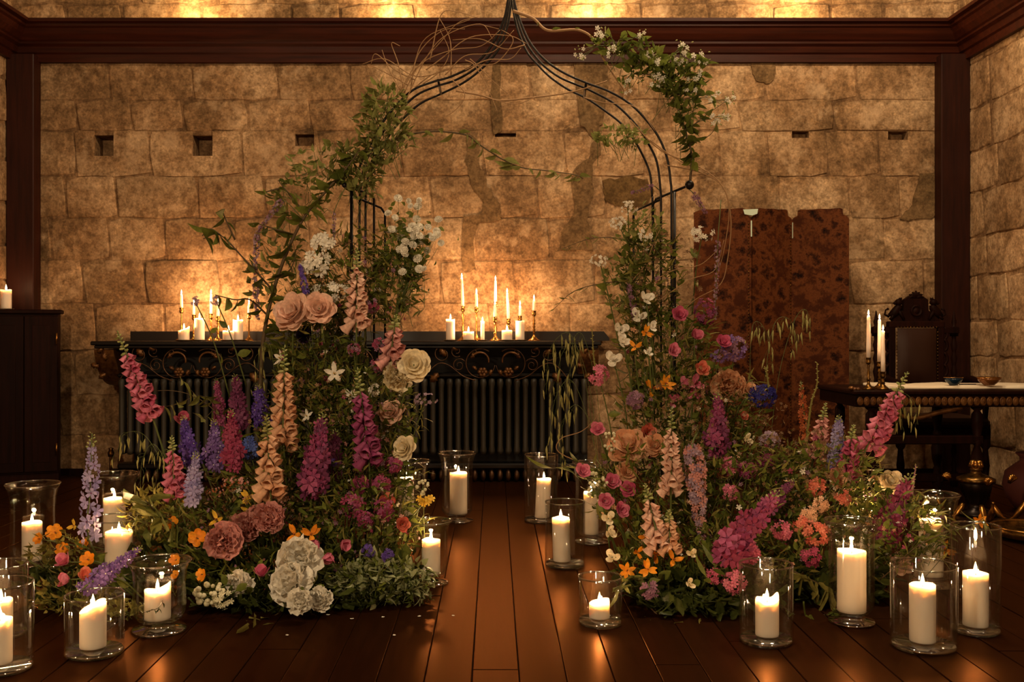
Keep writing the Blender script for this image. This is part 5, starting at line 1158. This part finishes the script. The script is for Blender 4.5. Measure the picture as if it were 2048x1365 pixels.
scatter('leaves', 'leaf', [TRS(at(815 + rs_.gauss(0, 28), 500 + rs_.gauss(0, 40), 4.62) - base, frame((rs_.uniform(-1, 1), rs_.uniform(-1, 0), rs_.uniform(-.3, .8))), .035) for _ in range(140)], PM['green'], t, 'stuff')
spike('fox', 'blush foxglove spire hanging on the arch post', 'blush', (714, 496), (713, 640), 23, -.06)
spike('fox', 'dusty blush foxglove low inside the arch post', 'dusty', (792, 630), (782, 715), 24, -.02)
spike('fox', 'peach foxglove spire with green bud tip in the centre of the cabinet side', 'peach', (569, 690), (567, 880), 25, -.12)
spike('fox', 'yellow budded peach foxglove beside the plum delphinium', 'peach', (533, 830), (540, 975), 27, -.18, bud='straw')
spike('fox', 'magenta foxglove spire inside the arch post', 'magenta', (714, 735), (738, 912), 25, -.12)
spike('fox', 'tall pink foxglove leaning far out towards the cabinet', 'pink', (234, 662), (300, 820), 23, -.12, tail=(345, 960, 4.4))
spike('fox', 'short bright pink foxglove beside the blue delphinium', 'pink', (343, 872), (352, 978), 22, -.12)
spike('stock', 'deep violet spike above the blush roses', 'violet', (600, 532), (612, 588), 9, -.08, 'salvia_spike', n=120)
D = lambda lab, col, a, z, w, **k: spike('delph', lab, col, a, z, w, **k)
D('violet blue delphinium spire before the radiator at the far side', 'violet', (366, 832), (386, 930), 22, d=-.02, col2='blue')
D('lavender blue delphinium below the violet blue spire', 'lavender', (392, 905), (384, 1010), 23, d=-.1, col2='blue')
D('soft purple delphinium behind the broad rosehip leaves', 'purple', (428, 840), (430, 938), 23, col2='lavender')
D('thin bright magenta larkspur rising before the scrollwork', 'magenta', (433, 758), (440, 850), 15)
D('dim plum larkspur beside the bright magenta one', 'plum', (470, 750), (480, 856), 22, col2='rust')
D('crimson delphinium in front of the dim plum larkspur', 'crimson', (462, 820), (466, 940), 24, d=-.05, col2='magenta')
D('dark violet delphinium behind the peach foxglove', 'violet', (516, 770), (522, 850), 20, col2='navy')
cluster('sky blue delphinium head between crimson and peach spires', 'blue', 499, 897, 20, 24, -.08, 46, .36, 'delphinium')
D('large plum magenta delphinium in the middle of the cabinet side', 'magenta', (646, 828), (622, 992), 32, d=-.08, col2='plum')
D('second plum delphinium tucked behind the large one', 'plum', (672, 860), (660, 960), 24, d=.02, col2='mauve')
spike('delph', 'pale lavender delphinium standing before the hurricane glass', 'lavender', (184, 868), (178, 1080), 29, -.06, n=30)
spike('delph', 'purple stock spike lying low between the front candles', 'purple', (284, 1094), (168, 1182), 22, -.12, 'stock_flower', col2='violet', tail=(300, 1160, 4.0))
for x, y, s, lab in ((109, 1065, 17, 'orange cosmos beside the cabinet side hurricane candle'), (76, 1078, 13, 'orange cosmos touching the hurricane candle glass'), (174, 1119, 16, 'orange cosmos above the peach tulip blooms'), (124, 1098, 15, 'orange cosmos behind the pink tulip bloom'), (166, 1090, 12, 'small orange cosmos under the lavender delphinium'),
                     (342, 1047, 15, 'dark eyed yellow orange pansy on round leaves'), (394, 1076, 18, 'orange cosmos facing up beside the pink peony'), (350, 1120, 13, 'orange cosmos seen over the rounded hurricane rim'), (402, 1150, 13, 'orange cosmos low by the small cream berries'), (350, 1150, 10, 'little orange cosmos behind the drip-sided candle')):
    b('cosmos', lab, 'orange', x, y, s, -.04, nleaf=1, core='black' if x == 342 else 'rust')
for x, y, s, lab in ((431, 1038, 18, 'yellow lily above the pink peony'), (371, 999, 12, 'small yellow flower below the blue delphinium'), (495, 994, 17, 'golden star lily above the row of pink peonies'), (497, 1022, 16, 'golden lily just behind the pink peonies'), (145, 1052, 13, 'yellow star flower against the lavender delphinium')):
    b('lily', lab, 'yellow', x, y, s, -.04, nleaf=1)
for x, y, s, lab in ((586, 1068, 20, 'orange lily behind the big white peonies'), (622, 1068, 20, 'orange lily right above the big white peony')): b('lily', lab, 'orange', x, y, s, -.04, nleaf=1)
b('tulip', 'rosy pink lisianthus nearest the cabinet side cylinder', 'pink', 130, 1123, 18, -.1, (-.3, -.7, .6)); b('tulip', 'pink lisianthus below the rosy one', 'pink', 133, 1160, 16, -.1, (-.7, -.5, .2)); b('tulip', 'salmon lisianthus beside the purple stock', 'coral', 170, 1152, 15, -.1, (.3, -.7, .6))
for x, y, s, c_, lab in ((445, 1082, 33, 'dusty', 'dusty pink peony furthest out of three'), (490, 1054, 29, 'dusty', 'middle dusty pink peony of three'), (537, 1033, 30, 'dusty', 'dusty pink peony closest to the peach foxglove'), (602, 1116, 41, 'white', 'largest white peony low on the cabinet side'), (577, 1164, 37, 'white', 'white peony just below the largest white one'),
                         (598, 1202, 23, 'white', 'small round white peony lowest of the white group'), (638, 1199, 22, 'white', 'white bud peony beside the variegated leaves'), (477, 1167, 24, 'white', 'off white peony apart from the white group'), (512, 1028, 18, 'dusty', 'small dusty carnation between two pink peonies')):
    b('peony', lab, c_, x, y, s, -.08)
cluster('cream berry spray hanging below the off white peony', 'berry', 420, 1188, 34, 26, -.1, 34, .22, 'berry_spray', 'flower', 'berry')
cluster('cream berry spray below the dusty pink peony', 'berry', 446, 1200, 20, 22, -.1, 20, .3, 'berry_spray', 'flower', 'floret')
b('tulip', 'single bright pink lisianthus bud among the white peonies', 'pink', 523, 1148, 18, -.12, (0, -.4, .9))
for x, y, s, a, lab in ((632, 1086, 15, (-.4, -.6, -.5), 'pink bell flower touching the largest white peony'), (658, 1112, 16, (0, -.6, -.8), 'pink bell flower hanging lowest of three'), (686, 1090, 15, (.8, -.6, 0), 'pink bell flower pointing at the aisle')): b('tulip', lab, 'pink', x, y, s, -.08, a)
cluster('dark purple clover head above the variegated leaves', 'violet', 737, 1103, 14, None, -.06, 30, .3); cluster('dark purple clover head nearest the aisle candle', 'violet', 776, 1113, 14, None, -.06, 30, .3); cluster('single violet floret beside the plum delphinium', 'violet', 666, 926, 8, None, -.12, 9, .6)
b('smallrose', 'coral rose by the aisle above the dark clover', 'coral', 806, 1049, 16, -.04); b('smallrose', 'red coral rose in the magenta phlox', 'coral', 774, 1004, 17, -.02)
for x, y, r_, lab in ((706, 1012, 24, 'magenta phlox head in the middle of the lower column'), (762, 970, 20, 'magenta phlox head under the ivory rose'), (786, 930, 17, 'magenta phlox head against the hurricane glass'), (768, 1020, 22, 'magenta phlox head around the red coral rose'), (730, 1040, 16, 'magenta phlox head above the dark clover'), (720, 970, 18, 'magenta phlox head below the magenta foxglove')): cluster(lab, 'crimson', x, y, r_, None, -.02, 34, .34, col2='magenta')
for x, y, r_, lab in ((470, 968, 30, 'dusty pink astilbe spray above the golden lilies'), (430, 985, 22, 'dusty pink astilbe spray near the lavender delphinium'), (560, 1000, 26, 'dusty pink astilbe spray under the peach foxglove')): cluster(lab, 'dusty', x, y, r_, r_ * .5, -.02, 50, .2, 'astilbe_spray', col2='rust')
cluster('yellow cream orchid sprig reaching over the aisle glass', 'yellow', 853, 1000, 16, 12, -.1, 14, .6); cluster('white bead sprig in front of the half hidden hurricane glass', 'berry', 846, 975, 12, 18, -.08, 14, .3, 'berry_spray', 'flower', 'berry')
cluster('pale grey blossom sprig poking out towards the radiator', 'lilac', 852, 800, 26, 14, -.02, 22, .28, 'blossom_sprig')
for x, y, r_, lab in ((760, 690, 16, 'mauve phlox tuft inside the arch post'), (708, 700, 14, 'dusty mauve tuft at the arch post'), (755, 730, 15, 'dull red phlox tuft above the white buds'), (740, 610, 18, 'pale mauve tuft beside the hanging blush foxglove')): cluster(lab, 'mauve', x, y, r_, None, 0, 26, .3, col2='crimson')
cluster('small mauve blossom sprig before the highest shelf taper', 'lilac', 432, 602, 12, 10, -.05, 16, .4, 'blossom_sprig'); cluster('small mauve blossom sprig nearer the cabinet before the shelf candles', 'lilac', 390, 603, 10, 9, -.05, 14, .4, 'blossom_sprig')
b('tulip', 'rosy lily bloom above the violet blue delphinium', 'pink', 366, 842, 17, 0, (.2, -.7, .7))
branch('clump of broad round leaves beside the pansy', [(400, 1080, 4.05), (350, 1050, 4.0), (310, 1020, 3.98), (290, 1000, 3.98)], .004, .002, ('ivy', 'lime'), 16, 46)
branch('broad heart leaves between the cabinet side flowers', [(470, 1120, 3.98), (430, 1090, 3.94), (390, 1100, 3.9), (360, 1090, 3.9)], .004, .002, ('ivy', 'green'), 12, 42)
branch('large light leaves low beside the front cylinder on the screen side', [(1560, 1130, 3.9), (1600, 1150, 3.84), (1640, 1170, 3.82), (1660, 1190, 3.8)], .004, .002, ('ivy', 'olive'), 12, 40)
# ------------------------------------------------------------------ flowers of the screen side
for x, y, s, lab in ((1294, 596, 17, 'white sweet pea highest on the inner upright'), (1278, 632, 19, 'white sweet pea below the highest one'), (1304, 652, 14, 'small white sweet pea at the inner upright'), (1243, 660, 19, 'white sweet pea closest to the shelf end'), (1247, 684, 16, 'cream sweet pea under the one at the shelf end'), (1227, 718, 19, 'white sweet pea lowest of the inner side'), (1297, 704, 12, 'white bud sweet pea beneath the orange lily')):
    b('sweetpea', lab, 'white', x, y, s, -.04, nleaf=1)
for x, y, r_, lab in ((1256, 416, 20, 'white blossom spray left of the bracket bar'), (1236, 446, 20, 'white blossom spray under the bracket bar'), (1405, 468, 26, 'cream blossom spray in front of the screen corner'), (1199, 522, 20, 'cream blossom sprig reaching into the arch opening'), (1290, 470, 18, 'cream blossom spray inside the uprights')): cluster(lab, 'white', x, y, r_, r_ * .7, 0, 26, .26, 'blossom_sprig')
for x, y, s, lab in ((1294, 664, 15, 'orange lily at the inner upright'), (1270, 692, 15, 'orange lily below the first on the inner upright'), (1308, 776, 22, 'big orange lily on the screen side'), (1334, 766, 20, 'orange lily joined to the big one on the screen side')): b('lily', lab, 'orange', x, y, s, -.05, nleaf=1)
for x, y, s, c_, k_, lab in ((1359, 629, 17, 'rose', 'smallrose', 'magenta pink rose highest on the screen side'), (1391, 672, 14, 'pink', 'tulip', 'pink bud rose under the magenta one'), (1446, 684, 17, 'rose', 'smallrose', 'pink rose in front of the purple hydrangea'), (1347, 700, 15, 'pink', 'smallrose', 'small pink rose near the inner upright'), (1405, 738, 16, 'coral', 'smallrose', 'salmon rose above the coral poppies'),
                         (1373, 768, 18, 'pink', 'sweetpea', 'pink poppy first of three on the screen side'), (1393, 766, 18, 'pink', 'sweetpea', 'pink poppy second of three on the screen side'), (1389, 791, 17, 'pink', 'sweetpea', 'pink poppy lowest of three on the screen side'), (1346, 801, 16, 'pink', 'sweetpea', 'flat pink poppy under the big orange lily'), (1195, 859, 16, 'pink', 'smallrose', 'pink rosebud nearest the radiator'),
                         (1296, 866, 19, 'coral', 'smallrose', 'coral rose behind the large apricot one'), (1310, 890, 21, 'apricot', 'rose', 'apricot rose beside the large one'), (1254, 945, 20, 'apricot', 'rose', 'apricot rose below the large one'), (1165, 942, 17, 'pink', 'smallrose', 'pink rose furthest out towards the aisle'), (1225, 963, 17, 'pink', 'smallrose', 'pink rose under the apricot roses'),
                         (1256, 978, 17, 'rose', 'smallrose', 'deep pink rose to the side of the white berries'), (1211, 1002, 17, 'pink', 'smallrose', 'pink rose above the white violas'), (1244, 1021, 17, 'pink', 'smallrose', 'lowest pink rose on the aisle edge'), (1502, 779, 14, 'peach', 'smallrose', 'peach rose beside the navy cluster'), (1784, 962, 22, 'cream', 'rose', 'cream rose above the crimson delphinium'),
                         (1679, 956, 20, 'peach', 'rose', 'peach rose below the paler pink foxglove'), (1708, 950, 16, 'blush', 'smallrose', 'blush rose right of the peach one'), (1750, 960, 10, 'peach', 'smallrose', 'peach bud beside the cream rose'), (1803, 1126, 21, 'blush', 'rose', 'blush white rose behind the broad front cylinder'), (1488, 833, 10, 'coral', 'smallrose', 'tiny coral bud beside the navy cluster')):
    b(k_, lab, c_, x, y, s, -.06)
b('rose', 'largest apricot garden rose on the screen side', 'apricot', 1256, 888, 36, -.12, (-.25, -1, .75))
b('peony', 'beige scabiosa bloom above the plum delphinium', 'apricot', 1456, 772, 30, -.06)
cluster('purple hydrangea head before the screen', 'mauve', 1468, 697, 26, 26, -.02, 60, .28, 'hydrangea', col2='purple'); cluster('smaller purple hydrangea tuft beside the hydrangea head', 'mauve', 1440, 714, 18, 14, 0, 30, .3, col2='purple')
cluster('navy blue cornflower cluster before the screen', 'navy', 1527, 792, 28, 24, -.05, 60, .28)
cluster('crimson phlox head behind the magenta pink rose', 'crimson', 1409, 624, 22, 28, .05, 44, .28, col2='plum')
for x, y, r_, lab, c_ in ((1197, 750, 20, 'pink valerian head at the shelf end', 'pink'), (1272, 800, 18, 'mauve valerian head under the orange lilies', 'mauve'), (1461, 932, 20, 'pink valerian head beside the plum delphinium', 'pink'), (1496, 940, 18, 'pink valerian head second beside the plum delphinium', 'magenta'), (1531, 920, 18, 'magenta valerian head under the lilac one', 'magenta'), (1539, 882, 20, 'lilac valerian head before the screen foot', 'lilac'),
                          (1461, 986, 16, 'small pink valerian head over the leaning delphinium', 'pink'), (1469, 1166, 24, 'bright pink phlox head low by the front cylinder', 'pink'), (1430, 1152, 18, 'rosy phlox head left of the bright pink one', 'rose'), (1497, 1106, 24, 'rosy magenta phlox head at the end of the leaning delphinium', 'rose'), (1563, 1062, 21, 'pink phlox head right of the leaning delphinium', 'pink'), (1633, 1067, 26, 'large coral phlox head beside the tall hurricane glass', 'coral'),
                          (1600, 1050, 17, 'coral phlox head next to the large coral one', 'coral'), (1618, 1032, 17, 'peach phlox head above the large coral one', 'peach'), (1622, 1115, 20, 'red phlox head low beside the tall hurricane glass', 'crimson'), (1633, 975, 20, 'coral pink florets under the rust spires', 'coral'), (1685, 997, 17, 'coral floret head below the peach rose', 'coral'), (1300, 1180, 20, 'dull pink phlox head under the orange lilies', 'mauve'), (1640, 1010, 16, 'salmon floret head near the coral phlox', 'peach'), (1759, 1076, 22, 'rosy red floret head beneath the crimson delphinium', 'rose')):
    cluster(lab, c_, x, y, r_, None, -.06, 36, .32)
D('plum magenta delphinium upright in the centre of the screen side', 'magenta', (1436, 785), (1434, 910), 27, d=-.1, col2='plum')
D('big magenta delphinium leaning down towards the front cylinder', 'magenta', (1556, 985), (1440, 1122), 38, d=-.14, col2='crimson')
D('rust orange larkspur spire before the screen foot', 'rust', (1602, 764), (1612, 880), 14, n=44)
D('lavender delphinium behind the paler pink foxglove', 'lavender', (1678, 832), (1672, 940), 22, col2='purple')
D('crimson delphinium drooping over the hidden cylinder', 'crimson', (1822, 950), (1762, 1085), 34, d=-.12, col2='magenta')
D('dim plum larkspur above the leaning magenta delphinium', 'plum', (1590, 960), (1530, 1020), 20, d=-.02, col2='crimson')
spike('fox', 'pink foxglove on the screen side before the wall gap', 'dusty', (1652, 806), (1632, 905), 19, -.02)
spike('fox', 'bright pink foxglove arching up to the carved table', 'pink', (1816, 744), (1738, 884), 24, -.12, tail=(1690, 1010, 4.4))
spike('fox', 'paler pink foxglove below the bright arching one', 'rose', (1708, 850), (1688, 945), 22, -.05)
spike('fox', 'blush foxglove with long bells beside the apricot roses', 'blush', (1343, 815), (1342, 970), 21, -.14)
spike('fox', 'pale blush foxglove low on the aisle edge', 'blush', (1290, 968), (1316, 1082), 24, -.12); spike('fox', 'short peach snapdragon beside the pale blush foxglove', 'peach', (1338, 1020), (1340, 1090), 20, -.12)
spike('lilac', 'dusty lilac panicle hanging in the centre of the screen side', 'lilac', (1404, 1078), (1384, 895), 27, -.30, n=300, tail=(1400, 860, 4.45), col2='dusty')
for pts, lab in (([(1612, 900), (1622, 810), (1634, 770), (1634, 726)], 'green amaranth tail curling up before the screen'), ([(1196, 760), (1188, 720), (1184, 660)], 'thin green tail standing before the shelf end'), ([(1824, 990), (1828, 960), (1832, 930)], 'mauve pointed tail above the crimson delphinium'), ([(1540, 800), (1534, 750), (1530, 735)], 'short green tail above the navy cluster')):
    P = [at(x, y, 4.4) for x, y in pts]; t = thing('amaranth_tail', lab, 'flower', P[0]); MB().tube(spline(P, 6), .006, .002, 7).build('tail', PM['olive'] if 'green' in lab else PM['mauve'], t, P[0])
    Q = spline(P, 10); scatter('seeds', 'bud', [TRS(q - P[0], frame((math.cos(i * 2.4), math.sin(i * 2.4), .4)), .010) for i, q in enumerate(Q) for _ in (0,)], PM['straw'], t, 'stuff')
for x, y, s, lab in ((1254, 1142, 19, 'orange lily hanging over the squat cylinder'), (1296, 1138, 20, 'orange lily low in the middle of the screen side'), (1315, 1110, 20, 'orange lily under the pale blush foxglove'), (1349, 1118, 19, 'orange lily beside the short peach snapdragon'), (1278, 1106, 14, 'deep orange lily at the aisle edge'), (1292, 1074, 16, 'yellow orange lily touching the pale blush foxglove'), (1892, 1100, 20, 'orange lily behind the outermost cylinder'), (1962, 1042, 15, 'small orange lily over the outermost cylinder rim')): b('lily', lab, 'orange', x, y, s, -.08, nleaf=1)
for x, y, s, lab in ((1217, 1037, 17, 'white viola under the lowest pink rose'), (1222, 1066, 15, 'cream viola under the white one'), (1224, 1114, 17, 'white bloom beside the squat cylinder'), (1384, 1108, 12, 'white floret below the lilac panicle'), (1380, 1168, 12, 'white daisy low on the screen side'), (1496, 878, 13, 'cream floret between delphinium and navy cluster'), (1789, 1072, 18, 'peach freesia before the hidden cylinder')): b('sweetpea', lab, 'peach' if 'peach' in lab else 'cream', x, y, s, -.08, nleaf=1)
cluster('round white berry spray by the aisle hurricane', 'berry', 1194, 975, 20, 36, -.08, 26, .18, 'berry_spray', 'flower', 'berry'); cluster('tiny white berry spray by the largest apricot rose', 'berry', 1222, 885, 16, 22, -.08, 16, .2, 'berry_spray', 'flower', 'berry')
# fallen petals on the boards
for x, y in ((573, 1272), (660, 1232), (700, 1240), (765, 1238), (788, 1272), (905, 1233), (836, 1236), (460, 1215)):
    Y = fdep(y); c = at(x, y, Y); o = link('fallen_petal', shape_mesh('broad', PM['white']), None, TRS((c.x, Y, .004), Matrix.Rotation(x * .7, 4, 'Z') @ Matrix.Rotation(PI / 2, 4, 'Y'), .014)); tag(o, 'tiny pale petal fallen on the dark floorboards', 'petal', 'fallen petals')
